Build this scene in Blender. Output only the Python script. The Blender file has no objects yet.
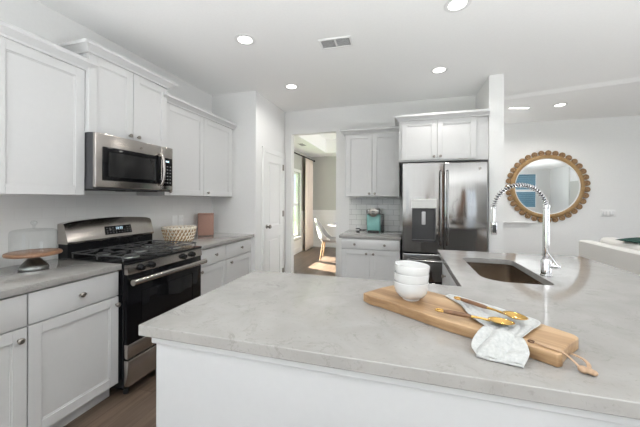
import bpy, bmesh, math, random
from mathutils import Vector, Matrix
random.seed(7)
PI = math.pi
SC = bpy.context.scene
COL = SC.collection

# ------------------------------------------------------------------ camera
cam_d = bpy.data.cameras.new('camera'); cam = bpy.data.objects.new('camera', cam_d); COL.objects.link(cam)
yaw, roll = math.radians(16.17), math.radians(0.2)
right = Vector((math.cos(yaw), math.sin(yaw), 0)); up = Vector((0, 0, 1)); fwd = Vector((-math.sin(yaw), math.cos(yaw), 0))
r2 = right*math.cos(roll) + up*math.sin(roll); u2 = up*math.cos(roll) - right*math.sin(roll)
m = Matrix.Identity(4)
for i in range(3):
    m[i][0], m[i][1], m[i][2] = r2[i], u2[i], -fwd[i]
m[2][3] = 1.355
cam.matrix_world = m
cam_d.sensor_width = 36; cam_d.lens = 292/640*36; cam_d.shift_y = -(213.5-199.8)/640
cam_d.clip_start = 0.05; cam_d.clip_end = 200
SC.camera = cam

# ------------------------------------------------------------------ world, sun, daylight, exposure
vs = SC.view_settings
vs.view_transform = 'Standard'; vs.look = 'None'; vs.gamma = 1; vs.use_curve_mapping = False
vs.exposure = 0.10
SC.cycles.max_bounces = 12; SC.cycles.diffuse_bounces = 7; SC.cycles.glossy_bounces = 6
SC.cycles.transmission_bounces = 8; SC.cycles.transparent_max_bounces = 12
SC.cycles.sample_clamp_indirect = 6
SC.cycles.caustics_reflective = False; SC.cycles.caustics_refractive = False
w = bpy.data.worlds.new('sky'); SC.world = w; w.use_nodes = True
nt = w.node_tree; nt.nodes.clear()
wo = nt.nodes.new('ShaderNodeOutputWorld'); bg = nt.nodes.new('ShaderNodeBackground')
tc = nt.nodes.new('ShaderNodeTexCoord'); sx = nt.nodes.new('ShaderNodeSeparateXYZ'); cr = nt.nodes.new('ShaderNodeValToRGB')
nt.links.new(tc.outputs['Generated'], sx.inputs[0]); nt.links.new(sx.outputs['Z'], cr.inputs[0])
cr.color_ramp.elements[0].position = 0.0; cr.color_ramp.elements[0].color = (0.85, 0.92, 1, 1)
cr.color_ramp.elements[1].position = 0.5; cr.color_ramp.elements[1].color = (0.30, 0.52, 0.9, 1)
nt.links.new(cr.outputs[0], bg.inputs[0]); bg.inputs[1].default_value = 1.3
nt.links.new(bg.outputs[0], wo.inputs[0])

def light(name, kind, loc, energy, color=(1, 1, 1), target=None, size=None, size_y=None, **k):
    d = bpy.data.lights.new(name, kind); d.energy = energy; d.color = color
    o = bpy.data.objects.new(name, d); COL.objects.link(o); o.location = loc
    if target is not None: o.rotation_euler = (Vector(target)-Vector(loc)).to_track_quat('-Z', 'Y').to_euler()
    if kind == 'AREA':
        d.shape = 'RECTANGLE'; d.size = size; d.size_y = size_y
    for a, b in k.items(): setattr(d, a, b)
    return o
sun = light('sun', 'SUN', (-6, 9, 6), 70.0, (1, 0.93, 0.82))
sun.rotation_euler = Vector((0.8, -0.30, -0.47)).to_track_quat('-Z', 'Y').to_euler(); sun.data.angle = math.radians(0.6)
# daylight through the tall windows in the wall behind the camera and the right-hand wall
light('daylight_rear', 'AREA', (-1.15, -3.42, 1.40), 6, (0.72, 0.86, 1), (-1.15, 0, 2.0), 1.6, 1.9)
light('daylight_rear_side', 'AREA', (2.65, -3.42, 1.40), 7, (0.84, 0.92, 1), (2.65, 0, 2.0), 1.3, 1.9)
light('daylight_right', 'AREA', (6.12, 2.2, 1.40), 44, (0.95, 0.97, 1), (2.8, 2.2, 2.2), 2.6, 1.9)
light('fill_dining', 'AREA', (0.82, 6.3, 1.4), 75, (0.97, 0.98, 1), (-2, 6.3, 2.6), 1.6, 1.8)  # added fill lamp on the windowless side of the dining room
# added upward fill lamps near the floor, standing in for sunlight bounced to the ceiling
b1 = light('ceiling_fill_rear', 'AREA', (-0.3, -1.6, 0.12), 200, (0.95, 0.98, 1), (-0.3, -1.59, 3), 3.4, 1.6)
b2 = light('ceiling_fill_right', 'AREA', (3.0, -0.4, 0.12), 125, (0.95, 0.98, 1), (2.85, -0.35, 3), 1.8, 1.6)
b1.data.spread = math.radians(150); b2.data.spread = math.radians(150)

# ------------------------------------------------------------------ materials
def mat(name, col, rough=0.5, metal=0.0, **k):
    M = bpy.data.materials.new(name); M.use_nodes = True
    b = M.node_tree.nodes['Principled BSDF']
    b.inputs['Base Color'].default_value = (*col, 1); b.inputs['Roughness'].default_value = rough; b.inputs['Metallic'].default_value = metal
    for a, v in k.items():
        n = a.replace('_', ' ')
        if n in b.inputs: b.inputs[n].default_value = v
    return M
def nodes(M): return M.node_tree, M.node_tree.nodes['Principled BSDF']
def add(t, kind, **k):
    n = t.nodes.new(kind)
    for a, v in k.items(): setattr(n, a, v)
    return n
def coords(t, scale=(1, 1, 1), rot=(0, 0, 0), src='Object'):
    c = add(t, 'ShaderNodeTexCoord'); mp = add(t, 'ShaderNodeMapping')
    mp.inputs['Scale'].default_value = scale; mp.inputs['Rotation'].default_value = rot
    t.links.new(c.outputs[src], mp.inputs[0]); return mp.outputs[0]
def noise(t, vec, scale, detail=3, rough=0.5, dist=0.0):
    n = add(t, 'ShaderNodeTexNoise'); n.inputs['Scale'].default_value = scale; n.inputs['Detail'].default_value = detail
    n.inputs['Roughness'].default_value = rough; n.inputs['Distortion'].default_value = dist
    t.links.new(vec, n.inputs['Vector']); return n.outputs['Fac']
def ramp(t, fac, stops):
    r = add(t, 'ShaderNodeValToRGB'); e = r.color_ramp.elements
    while len(e) < len(stops): e.new(0.5)
    for q, (p, c) in zip(e, stops): q.position = p; q.color = (*c, 1)
    t.links.new(fac, r.inputs[0]); return r.outputs[0]
def bump(t, b, h, strength=0.1, dist=0.01):
    n = add(t, 'ShaderNodeBump'); n.inputs['Strength'].default_value = strength; n.inputs['Distance'].default_value = dist
    t.links.new(h, n.inputs['Height']); t.links.new(n.outputs[0], b.inputs['Normal'])
def speckle(M, base, scale=30, amt=0.03, bmp=0.05):
    t, b = nodes(M); f = noise(t, coords(t), scale)
    t.links.new(ramp(t, f, [(0.3, tuple(c*(1-amt) for c in base)), (0.7, tuple(min(1, c*(1+amt)) for c in base))]), b.inputs['Base Color'])
    if bmp: bump(t, b, f, bmp, 0.002)
    return M
def paint(name, col, rough, scale=60, amt=0.012, bmp=0.04): return speckle(mat(name, col, rough), col, scale, amt, bmp)

M_wall = paint('wall_paint', (0.77, 0.77, 0.76), 0.7)
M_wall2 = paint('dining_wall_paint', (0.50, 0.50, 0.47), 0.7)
M_ceil = paint('ceiling_paint', (0.90, 0.90, 0.89), 0.85)
M_cab = paint('cabinet_paint', (0.575, 0.575, 0.573), 0.38, 40, 0.008, 0.01)
M_isl = paint('cabinet_paint_dimmed', (0.54, 0.545, 0.55), 0.38, 40, 0.008, 0.01)  # cabinet white with its colour darkened to offset the over-lit island front
M_trim = paint('trim_paint', (0.78, 0.78, 0.77), 0.4, 40, 0.008, 0.01)
M_black = paint('black_enamel', (0.008, 0.008, 0.009), 0.16, 50, 0.1, 0); nodes_ = M_black.node_tree.nodes['Principled BSDF']; nodes_.inputs['Specular IOR Level'].default_value = 0.25
M_iron = paint('cast_iron', (0.06, 0.06, 0.063), 0.28, 200, 0.2, 0.1)
M_blackglass = mat('black_glass', (0.004, 0.004, 0.005), 0.06, Specular_IOR_Level=0.2)
M_blackplastic = paint('black_plastic', (0.02, 0.02, 0.022), 0.4, 80, 0.1, 0)
M_darkgrey = paint('appliance_side', (0.05, 0.05, 0.055), 0.45, 80, 0.05, 0)
M_chrome = mat('chrome', (0.85, 0.85, 0.86), 0.07, 1.0)
M_nickel = speckle(mat('brushed_nickel', (0.30, 0.275, 0.25), 0.3, 1.0), (0.30, 0.275, 0.25), 120, 0.05, 0)
M_pewter = speckle(mat('galvanized_pewter', (0.33, 0.34, 0.33), 0.34, 1.0), (0.33, 0.34, 0.33), 25, 0.2, 0.05)
M_gold = speckle(mat('gold_metal', (0.72, 0.46, 0.15), 0.2, 1.0), (0.72, 0.46, 0.15), 60, 0.06, 0.05)
M_ceramic = speckle(mat('white_ceramic', (0.66, 0.66, 0.655), 0.12), (0.66, 0.66, 0.655), 20, 0.008, 0.01)
M_teal = speckle(mat('teal_plastic', (0.22, 0.46, 0.43), 0.35), (0.22, 0.46, 0.43), 30, 0.03, 0)
M_clay = speckle(mat('terracotta', (0.37, 0.215, 0.17), 0.7), (0.37, 0.215, 0.17), 60, 0.05, 0.03)
M_leather = speckle(mat('tan_leather', (0.42, 0.28, 0.18), 0.6), (0.42, 0.28, 0.18), 90, 0.12, 0.1)
M_leather_d = speckle(mat('dark_leather', (0.10, 0.045, 0.02), 0.6), (0.10, 0.045, 0.02), 90, 0.12, 0.1)
M_fabric = speckle(mat('white_upholstery', (0.76, 0.75, 0.72), 0.9), (0.76, 0.75, 0.72), 220, 0.04, 0.15)
M_greyfab = speckle(mat('grey_upholstery', (0.36, 0.35, 0.34), 0.9), (0.36, 0.35, 0.34), 200, 0.06, 0.15)
M_greenfab = speckle(mat('dark_green_fabric', (0.01, 0.05, 0.04), 0.9), (0.01, 0.05, 0.04), 200, 0.1, 0.15)
M_curtain = speckle(mat('blush_curtain', (0.80, 0.70, 0.63), 0.9), (0.80, 0.70, 0.63), 120, 0.04, 0.1)
M_rattan = speckle(mat('natural_rattan', (0.40, 0.26, 0.13), 0.6), (0.40, 0.26, 0.13), 60, 0.15, 0.1)
M_rattan_w = speckle(mat('white_rattan', (0.80, 0.74, 0.63), 0.6), (0.80, 0.74, 0.63), 60, 0.08, 0.1)
M_blue = paint('blue_shutter', (0.17, 0.33, 0.42), 0.5)
M_grass = speckle(mat('grass', (0.10, 0.20, 0.04), 0.9), (0.10, 0.20, 0.04), 2, 0.4, 0)
M_leaf = speckle(mat('tree_leaf', (0.03, 0.075, 0.025), 0.8), (0.03, 0.075, 0.025), 3, 0.5, 0)
M_bark = speckle(mat('bark', (0.09, 0.065, 0.045), 0.9), (0.09, 0.065, 0.045), 12, 0.3, 0.2)
M_mirror = mat('mirror_glass', (0.9, 0.92, 0.92), 0.0, 1.0)
M_display = mat('display_digits', (0.6, 0.8, 0.9), 0.4); _t, _b = nodes(M_display)
_b.inputs['Emission Color'].default_value = (0.7, 0.9, 1, 1); _b.inputs['Emission Strength'].default_value = 0.6
M_lamp = mat('lamp_lens', (1, 1, 1), 0.4); _t, _b = nodes(M_lamp)
_b.inputs['Emission Color'].default_value = (1, 0.97, 0.92, 1); _b.inputs['Emission Strength'].default_value = 6.0

def steel(name, col=(0.56, 0.54, 0.52), rough=0.22, axis=2, wave=0.0):
    M = mat(name, col, rough, 1.0); t, b = nodes(M)
    s = [260, 260, 260]; s[axis] = 3
    f = noise(t, coords(t, tuple(s)), 1.0, 2)
    t.links.new(ramp(t, f, [(0.3, tuple(c*0.93 for c in col)), (0.7, tuple(c*1.05 for c in col))]), b.inputs['Base Color'])
    if wave:
        s2 = [4.5, 4.5, 4.5]; s2[axis] = 0.9
        bump(t, b, noise(t, coords(t, tuple(s2)), 1.0, 1), wave, 0.05)
    return M
M_steel = steel('stainless_steel', (0.50, 0.465, 0.435), 0.2, axis=1)
M_steelv = steel('stainless_door', (0.50, 0.49, 0.48), 0.16, 2, 0.12)
M_sink = steel('sink_steel', (0.48, 0.42, 0.36), 0.2, 0)

def brushed(name, col, rough, aniso=0.85, rot=0.0, wave=0.08):
    M = steel(name, col, rough, 2, wave); t, b = nodes(M)
    b.inputs['Anisotropic'].default_value = aniso; b.inputs['Anisotropic Rotation'].default_value = rot
    tg = add(t, 'ShaderNodeTangent', direction_type='RADIAL', axis='Z'); t.links.new(tg.outputs[0], b.inputs['Tangent']); return M
M_steelv = brushed('stainless_door', (0.31, 0.305, 0.30), 0.11, 0.45, 0.25, 0.16)
def glass(name, tint=(1, 1, 1), f0=0.04):
    M = bpy.data.materials.new(name); M.use_nodes = True; t = M.node_tree; t.nodes.clear()
    o = add(t, 'ShaderNodeOutputMaterial'); mx = add(t, 'ShaderNodeMixShader'); tr = add(t, 'ShaderNodeBsdfTransparent'); g = add(t, 'ShaderNodeBsdfGlossy')
    lw = add(t, 'ShaderNodeLayerWeight'); lw.inputs['Blend'].default_value = 0.35
    tr.inputs[0].default_value = (*tint, 1); g.inputs['Roughness'].default_value = 0.02
    fac = add(t, 'ShaderNodeMath', operation='POWER'); t.links.new(lw.outputs['Facing'], fac.inputs[0]); fac.inputs[1].default_value = 2.5
    sc_ = add(t, 'ShaderNodeMath', operation='MULTIPLY_ADD'); t.links.new(fac.outputs[0], sc_.inputs[0]); sc_.inputs[1].default_value = 0.6; sc_.inputs[2].default_value = f0
    t.links.new(sc_.outputs[0], mx.inputs[0]); t.links.new(tr.outputs[0], mx.inputs[1]); t.links.new(g.outputs[0], mx.inputs[2]); t.links.new(mx.outputs[0], o.inputs[0])
    return M
M_glass = glass('clear_glass', (0.96, 0.97, 0.97))
M_pane = glass('window_glass', (0.97, 0.98, 0.98))

def quartz():
    M = mat('quartz', (0.62, 0.61, 0.60), 0.05, Specular_IOR_Level=0.45); t, b = nodes(M)
    v = coords(t)
    base = ramp(t, noise(t, v, 7, 6, 0.6, 0.6), [(0.35, (0.305, 0.294, 0.281)), (0.65, (0.345, 0.334, 0.320))])
    n1 = noise(t, v, 7.0, 8, 0.66, 1.2)
    vein = ramp(t, n1, [(0.480, (0, 0, 0)), (0.497, (1, 1, 1)), (0.503, (1, 1, 1)), (0.520, (0, 0, 0))])
    mask = ramp(t, noise(t, v, 9, 3), [(0.48, (0, 0, 0)), (0.66, (0.55, 0.55, 0.55))])
    mul = add(t, 'ShaderNodeMix', data_type='RGBA', blend_type='MULTIPLY'); mul.inputs[0].default_value = 1
    t.links.new(vein, mul.inputs[6]); t.links.new(mask, mul.inputs[7])
    mx = add(t, 'ShaderNodeMix', data_type='RGBA'); t.links.new(mul.outputs[2], mx.inputs[0]); t.links.new(base, mx.inputs[6]); mx.inputs[7].default_value = (0.20, 0.19, 0.18, 1)
    fleck = ramp(t, noise(t, v, 80, 2, 0.5, 0.5), [(0.62, (0, 0, 0)), (0.74, (0.5, 0.5, 0.5))])
    m2 = add(t, 'ShaderNodeMix', data_type='RGBA'); t.links.new(fleck, m2.inputs[0]); t.links.new(mx.outputs[2], m2.inputs[6]); m2.inputs[7].default_value = (0.24, 0.225, 0.215, 1)
    t.links.new(m2.outputs[2], b.inputs['Base Color']); return M
M_quartz = quartz()

def planks(name, c1, c2, axis_rot, pw, pl, rough=0.35):
    M = mat(name, c1, rough); t, b = nodes(M)
    v = coords(t, rot=(0, 0, axis_rot))
    br = add(t, 'ShaderNodeTexBrick'); br.inputs['Scale'].default_value = 1
    br.inputs['Brick Width'].default_value = pl; br.inputs['Row Height'].default_value = pw; br.inputs['Mortar Size'].default_value = 0.0015
    br.inputs['Color1'].default_value = (*c1, 1); br.inputs['Color2'].default_value = (*c2, 1); br.inputs['Mortar'].default_value = tuple(c*0.4 for c in c1)+(1,)
    br.offset = 0.37; t.links.new(v, br.inputs['Vector'])
    g = noise(t, coords(t, (45, 2.5, 3)), 1, 6, 0.6, 0.3)
    mx = add(t, 'ShaderNodeMix', data_type='RGBA', blend_type='MULTIPLY'); mx.inputs[0].default_value = 1
    t.links.new(br.outputs['Color'], mx.inputs[6]); t.links.new(ramp(t, g, [(0.3, (0.6, 0.58, 0.56)), (0.7, (1.2, 1.2, 1.2))]), mx.inputs[7])
    t.links.new(mx.outputs[2], b.inputs['Base Color']); return M
M_floor = planks('wood_floor', (0.105, 0.073, 0.052), (0.150, 0.108, 0.080), PI/2, 0.13, 1.2)

def wood(name, stops, scale=(4, 60, 60), rough=0.5):
    M = mat(name, stops[0][1], rough); t, b = nodes(M)
    f = noise(t, coords(t, scale), 1.0, 5, 0.6, 0.8)
    t.links.new(ramp(t, f, stops), b.inputs['Base Color']); bump(t, b, f, 0.08, 0.002); return M
M_board = wood('board_wood', [(0.30, (0.19, 0.10, 0.045)), (0.5, (0.38, 0.235, 0.12)), (0.70, (0.54, 0.37, 0.215))], (1.3, 16, 16), 0.45)
M_plate = wood('cake_plate_wood', [(0.25, (0.15, 0.07, 0.035)), (0.5, (0.25, 0.13, 0.07)), (0.75, (0.36, 0.20, 0.115))], (4, 40, 40), 0.4)
M_frame = wood('mirror_frame_wood', [(0.25, (0.25, 0.15, 0.055)), (0.5, (0.33, 0.205, 0.085)), (0.75, (0.42, 0.27, 0.12))], (20, 20, 20), 0.6)
M_bead = wood('bead_wood', [(0.25, (0.18, 0.10, 0.04)), (0.5, (0.27, 0.16, 0.075)), (0.75, (0.36, 0.24, 0.13))], (25, 25, 25), 0.6)
M_oak = wood('oak_leg', [(0.25, (0.42, 0.27, 0.14)), (0.75, (0.58, 0.40, 0.24))], (40, 40, 6), 0.5)
M_walnut = wood('walnut_handle', [(0.25, (0.10, 0.05, 0.025)), (0.75, (0.22, 0.11, 0.055))], (30, 30, 30), 0.45)

def tile(name, u, wdt, hgt, c=(0.72, 0.715, 0.70), grout=(0.60, 0.595, 0.58), gb=0.25):
    M = mat(name, c, 0.12); t, b = nodes(M)
    tcn = add(t, 'ShaderNodeTexCoord'); sp = add(t, 'ShaderNodeSeparateXYZ'); cb = add(t, 'ShaderNodeCombineXYZ')
    t.links.new(tcn.outputs['Object'], sp.inputs[0]); t.links.new(sp.outputs[u], cb.inputs[0]); t.links.new(sp.outputs['Z'], cb.inputs[1])
    br = add(t, 'ShaderNodeTexBrick'); br.inputs['Scale'].default_value = 1; br.inputs['Brick Width'].default_value = wdt; br.inputs['Row Height'].default_value = hgt
    br.inputs['Mortar Size'].default_value = 0.0022; br.inputs['Mortar Smooth'].default_value = 0.3
    br.inputs['Color1'].default_value = (*c, 1); br.inputs['Color2'].default_value = tuple(x*0.97 for x in c)+(1,); br.inputs['Mortar'].default_value = (*grout, 1)
    t.links.new(cb.outputs[0], br.inputs['Vector']); t.links.new(br.outputs['Color'], b.inputs['Base Color'])
    inv = add(t, 'ShaderNodeInvert'); t.links.new(br.outputs['Fac'], inv.inputs[1]); bump(t, b, inv.outputs[0], gb, 0.003); return M
M_tile_left = tile('backsplash_tile', 'Y', 0.152, 0.076, (0.73, 0.725, 0.71), (0.69, 0.685, 0.67), 0.12)
M_tile_back = tile('subway_tile', 'X', 0.152, 0.076, (0.70, 0.695, 0.68), (0.36, 0.355, 0.345), 0.3)

def linen():
    M = mat('linen', (0.62, 0.62, 0.61), 0.95); t, b = nodes(M)
    v = coords(t)
    f = noise(t, v, 120, 3, 0.6, 0.3)
    t.links.new(ramp(t, f, [(0.36, (0.44, 0.45, 0.445)), (0.5, (0.49, 0.495, 0.485)), (0.7, (0.54, 0.545, 0.535))]), b.inputs['Base Color'])
    bump(t, b, noise(t, v, 90, 4, 0.6), 0.5, 0.006); return M
M_linen = linen()

# ------------------------------------------------------------------ mesh helpers
class MB:
    def __init__(s): s.bm = bmesh.new()
    def _geo(s, verts, mtx):
        if mtx is not None: bmesh.ops.transform(s.bm, matrix=mtx, verts=verts)
    def box(s, x0, x1, y0, y1, z0, z1, bev=0.0, seg=2, mtx=None):
        r = bmesh.ops.create_cube(s.bm, size=1.0); vs = r['verts']
        bmesh.ops.scale(s.bm, vec=(x1-x0, y1-y0, z1-z0), verts=vs)
        bmesh.ops.translate(s.bm, vec=((x0+x1)/2, (y0+y1)/2, (z0+z1)/2), verts=vs)
        if bev:
            es = {e for v in vs for e in v.link_edges}
            q = bmesh.ops.bevel(s.bm, geom=list(es), offset=bev, segments=seg, profile=0.5, affect='EDGES')
            vs = list({v for f in q['faces'] for v in f.verts} | {v for v in vs if v.is_valid})
        s._geo(vs, mtx); return s
    def prism(s, pts, z0, z1, axis='Z', mtx=None):
        def P(a, b, c): return {'Z': (a, b, c), 'Y': (a, c, b), 'X': (c, a, b)}[axis]
        lo = [s.bm.verts.new(P(a, b, z0)) for a, b in pts]; hi = [s.bm.verts.new(P(a, b, z1)) for a, b in pts]
        n = len(pts); s.bm.faces.new(lo[::-1]); s.bm.faces.new(hi)
        for i in range(n): s.bm.faces.new((lo[i], lo[(i+1) % n], hi[(i+1) % n], hi[i]))
        s._geo(lo+hi, mtx); return s
    def lathe(s, prof, n=32, mtx=None, close=True):
        rings = []; allv = []
        for r, z in prof:
            if r < 1e-6: v = s.bm.verts.new((0, 0, z)); rings.append([v]); allv.append(v)
            else:
                q = [s.bm.verts.new((r*math.cos(2*PI*i/n), r*math.sin(2*PI*i/n), z)) for i in range(n)]; rings.append(q); allv += q
        for a, b in zip(rings, rings[1:]):
            for i in range(n):
                j = (i+1) % n
                if len(a) == 1 and len(b) == 1: continue
                if len(a) == 1: s.bm.faces.new((a[0], b[j], b[i]))
                elif len(b) == 1: s.bm.faces.new((a[i], a[j], b[0]))
                else: s.bm.faces.new((a[i], a[j], b[j], b[i]))
        s._geo(allv, mtx); return s
    def tube(s, pts, r, n=10, cap=True, closed=False):
        pts = [Vector(p) for p in pts]; rs = r if isinstance(r, (list, tuple)) else [r]*len(pts)
        rings = []; N = len(pts); prev = None
        for i, p in enumerate(pts):
            a = pts[(i-1) % N] if (i > 0 or closed) else p; b = pts[(i+1) % N] if (i < N-1 or closed) else p
            t = (b-a).normalized()
            if prev is None: x = t.orthogonal().normalized()
            else: x = (prev - t*prev.dot(t)).normalized()
            prev = x; y = t.cross(x)
            rings.append([s.bm.verts.new(p + (x*math.cos(2*PI*k/n) + y*math.sin(2*PI*k/n))*rs[i]) for k in range(n)])
        for q in range(N if closed else N-1):
            a, b = rings[q], rings[(q+1) % N]
            for k in range(n): s.bm.faces.new((a[k], a[(k+1) % n], b[(k+1) % n], b[k]))
        if cap and not closed: s.bm.faces.new(rings[0][::-1]); s.bm.faces.new(rings[-1])
        return s
    def cyl(s, p, q, r, n=24, r2=None): return s.tube([p, q], [r, r if r2 is None else r2], n)
    def ball(s, c, r, sc=(1, 1, 1), n=20, mtx=None):
        res = bmesh.ops.create_uvsphere(s.bm, u_segments=n, v_segments=max(8, n//2), radius=r); vs = res['verts']
        bmesh.ops.scale(s.bm, vec=sc, verts=vs)
        if mtx is not None: bmesh.ops.transform(s.bm, matrix=mtx, verts=vs)
        bmesh.ops.translate(s.bm, vec=c, verts=vs); return s
    def grid(s, f, nu, nv):
        V = [[s.bm.verts.new(f(i/nu, j/nv)) for j in range(nv+1)] for i in range(nu+1)]
        for i in range(nu):
            for j in range(nv): s.bm.faces.new((V[i][j], V[i+1][j], V[i+1][j+1], V[i][j+1]))
        return s
    def build(s, name, material, parent=None, smooth=True, loc=None, rotz=None):
        bmesh.ops.recalc_face_normals(s.bm, faces=s.bm.faces)
        me = bpy.data.meshes.new(name); s.bm.to_mesh(me); s.bm.free()
        me.materials.append(material)
        if smooth:
            me.shade_smooth()
            try: me.set_sharp_from_angle(angle=math.radians(35))
            except Exception: pass
        o = bpy.data.objects.new(name, me); COL.objects.link(o)
        if parent is not None: o.parent = parent
        if loc is not None: o.location = loc
        if rotz is not None: o.rotation_euler = (0, 0, rotz)
        return o
def tag(o, label, cat, group=None, kind=None):
    o['label'] = label; o['category'] = cat
    if group: o['group'] = group
    if kind: o['kind'] = kind
    return o
def thing(name, label, cat, loc=(0, 0, 0), rotz=0.0, group=None):
    o = bpy.data.objects.new(name, None); COL.objects.link(o); o.location = loc; o.rotation_euler = (0, 0, rotz); o.empty_display_size = 0.05
    return tag(o, label, cat, group)
def struct(name, mb, material, smooth=False, parent=None):
    o = mb.build(name, material, parent, smooth)
    if parent is None: o['kind'] = 'structure'
    return o
def copy_tree(o, parent=None):
    c = o.copy(); COL.objects.link(c)
    if parent is not None: c.parent = parent
    for ch in list(o.children): copy_tree(ch, c)
    return c
def solidify(o, th, offset=0):
    md = o.modifiers.new('thickness', 'SOLIDIFY'); md.thickness = th; md.offset = offset; return o
def subsurf(o, lv=2):
    md = o.modifiers.new('smooth', 'SUBSURF'); md.levels = lv; md.render_levels = lv; return o
def RZ(a): return Matrix.Rotation(a, 4, 'Z')
def T(x, y, z): return Matrix.Translation((x, y, z))

# ------------------------------------------------------------------ room
CZ = 2.748; XL = -2.485; YP = 3.355; XP = -1.83; YB = 4.296; YM = 5.91; XR = 6.2; YR = -3.5; WX0, WX1, WY = 0.90, 1.046, 3.65
DX0, DY1, DZ = -2.62, 8.12, 2.60     # dining room: window wall, far wall, ceiling
def wall_holes(mb, axis, c0, c1, u0, u1, z0, z1, holes):
    """a wall slab with rectangular openings (u0,u1,z0,z1)"""
    us = sorted({u0, u1, *[h[0] for h in holes], *[h[1] for h in holes]})
    for a, b in zip(us, us[1:]):
        cuts = sorted([(h[2], h[3]) for h in holes if h[0] <= a+1e-6 and h[1] >= b-1e-6]); z = z0
        for lo, hi in cuts+[(z1, z1)]:
            if lo-z > 1e-4:
                if axis == 'X': mb.box(c0, c1, a, b, z, lo)
                else: mb.box(a, b, c0, c1, z, lo)
            z = hi
    return mb
struct('floor', MB().box(-2.8, 6.35, -3.65, 8.3, -0.08, 0.0), M_floor)
struct('ceiling', MB().box(-2.75, 6.35, -3.65, YB+0.1, CZ, CZ+0.12).box(WX0, 6.35, YB+0.1, 6.05, CZ, CZ+0.12), M_ceil)
def living_ceiling():
    mb = MB(); bm = mb.bm; z = CZ-0.0003; d = 0.026
    a, b, c_, e = (WX1, 4.485), (XR, 3.26), (WX1, 4.585), (XR, 3.36)
    P = [bm.verts.new(q) for q in ((*a, z), (*b, z), (*e, z-d), (*c_, z-d), (XR, YM, z-d), (WX1, YM, z-d), (XR, YM, z), (WX1, YM, z))]
    for f in ((0, 1, 2, 3), (3, 2, 4, 5), (5, 4, 6, 7), (0, 7, 6, 1), (0, 3, 5, 7), (1, 6, 4, 2)): bm.faces.new([P[i] for i in f])
    return mb
struct('ceiling_living', living_ceiling(), M_ceil)
struct('wall_left', MB().box(XL-0.12, XL, -3.62, YP, 0, CZ), M_wall)
struct('wall_pantry', MB().box(XL-0.12, XP, YP, YB, 0, CZ), M_wall)
struct('wall_back', wall_holes(MB(), 'Y', YB, YB+0.115, XL-0.12, WX0, 0, CZ, [(-1.717, -0.995, 0, 2.385)]), M_wall)
struct('wall_wing', MB().box(WX0, WX1, WY, 8.2, 0, CZ), M_trim)
struct('wall_far', MB().box(WX1, 6.35, YM, YM+0.12, 0, CZ), M_wall)
rw = [(-2.0, -0.3, 0.4, 2.45), (1.95, 3.35, 0.4, 2.45), (4.72, 5.66, 1.05, 2.55)]
struct('wall_rear', wall_holes(MB(), 'Y', YR-0.12, YR, -2.6, 6.35, 0, CZ, rw), M_wall)
struct('wall_right', wall_holes(MB(), 'X', XR, XR+0.12, YR, YM, 0, CZ, [(0.8, 3.6, 0.4, 2.45)]), M_wall)
# dining room beyond the doorway
win = [(5.80, 6.42, 0.42, 2.05), (6.54, 7.16, 0.42, 2.05)]
struct('wall_dining_left', wall_holes(MB(), 'X', DX0-0.12, DX0, YB+0.115, DY1, 0, 2.95, win), M_wall2)
struct('wall_dining_far', MB().box(DX0-0.12, WX0, DY1, DY1+0.12, 0, 2.95), M_wall2)
c = MB()
wall_holes(c, 'Y', DZ, DZ+0.2, 0, 0, 0, 0, [])
tx0, tx1, ty0, ty1 = -2.0, 0.35, 5.1, 7.45
c.box(DX0, tx0, YB+0.115, DY1, DZ, 2.95).box(tx1, WX0, YB+0.115, DY1, DZ, 2.95).box(tx0, tx1, YB+0.115, ty0, DZ, 2.95).box(tx0, tx1, ty1, DY1, DZ, 2.95)
c.box(DX0-0.12, WX0, YB+0.115, DY1+0.12, 2.95, 3.05)
struct('ceiling_dining', c, M_ceil)
# wainscot: panelled white lower wall with a cap rail
wn = MB()
wn.box(DX0, WX0, DY1-0.012, DY1, 0.0, 1.02).box(DX0, WX0, DY1-0.035, DY1, 1.02, 1.06).box(DX0, WX0, DY1-0.03, DY1, 0.0, 0.14)
for k in range(5):
    x0 = DX0+0.14+k*0.68; x1 = x0+0.55
    for a, b, d, e in ((x0, x1, 0.24, 0.27), (x0, x1, 0.89, 0.92), (x0, x0+0.03, 0.27, 0.89), (x1-0.03, x1, 0.27, 0.89)): wn.box(a, b, DY1-0.024, DY1-0.012, d, e)
struct('trim_wainscot_far', wn, M_trim)
wn = MB()
for a, b in ((YB+0.115, 5.72), (7.24, DY1-0.035)):
    wn.box(DX0, DX0+0.012, a, b, 0.14, 1.02).box(DX0, DX0+0.03, a, b, 1.02, 1.06)
wn.box(DX0, DX0+0.012, 5.72, 7.24, 0.14, 0.33).box(DX0, DX0+0.025, YB+0.115, DY1-0.035, 0, 0.14)
struct('trim_wainscot_left', wn, M_trim)
# dining window (two sashed lights) as one structural window with frame, sashes and panes
wf = MB()
for a, b, lo, hi in win:
    wf.box(DX0-0.10, DX0+0.015, a-0.075, a, lo-0.02, hi+0.075).box(DX0-0.10, DX0+0.015, b, b+0.075, lo-0.02, hi+0.075).box(DX0-0.10, DX0+0.015, a, b, hi, hi+0.075)
    m0 = (lo+hi)/2
    for u0, u1, w0, w1 in ((a, a+0.035, lo, hi), (b-0.035, b, lo, hi), (a, b, lo, lo+0.045), (a, b, hi-0.04, hi), (a, b, m0-0.03, m0+0.03)): wf.box(DX0-0.085, DX0-0.045, u0, u1, w0, w1)
wf.box(DX0-0.10, DX0+0.05, 5.70, 7.26, 0.37, 0.42)
w1 = struct('window_1', wf, M_trim)
g = MB()
for a, b, lo, hi in win: g.box(DX0-0.068, DX0-0.064, a+0.03, b-0.03, lo+0.04, hi-0.03)
g.build('pane', M_pane, w1, False)
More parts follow.
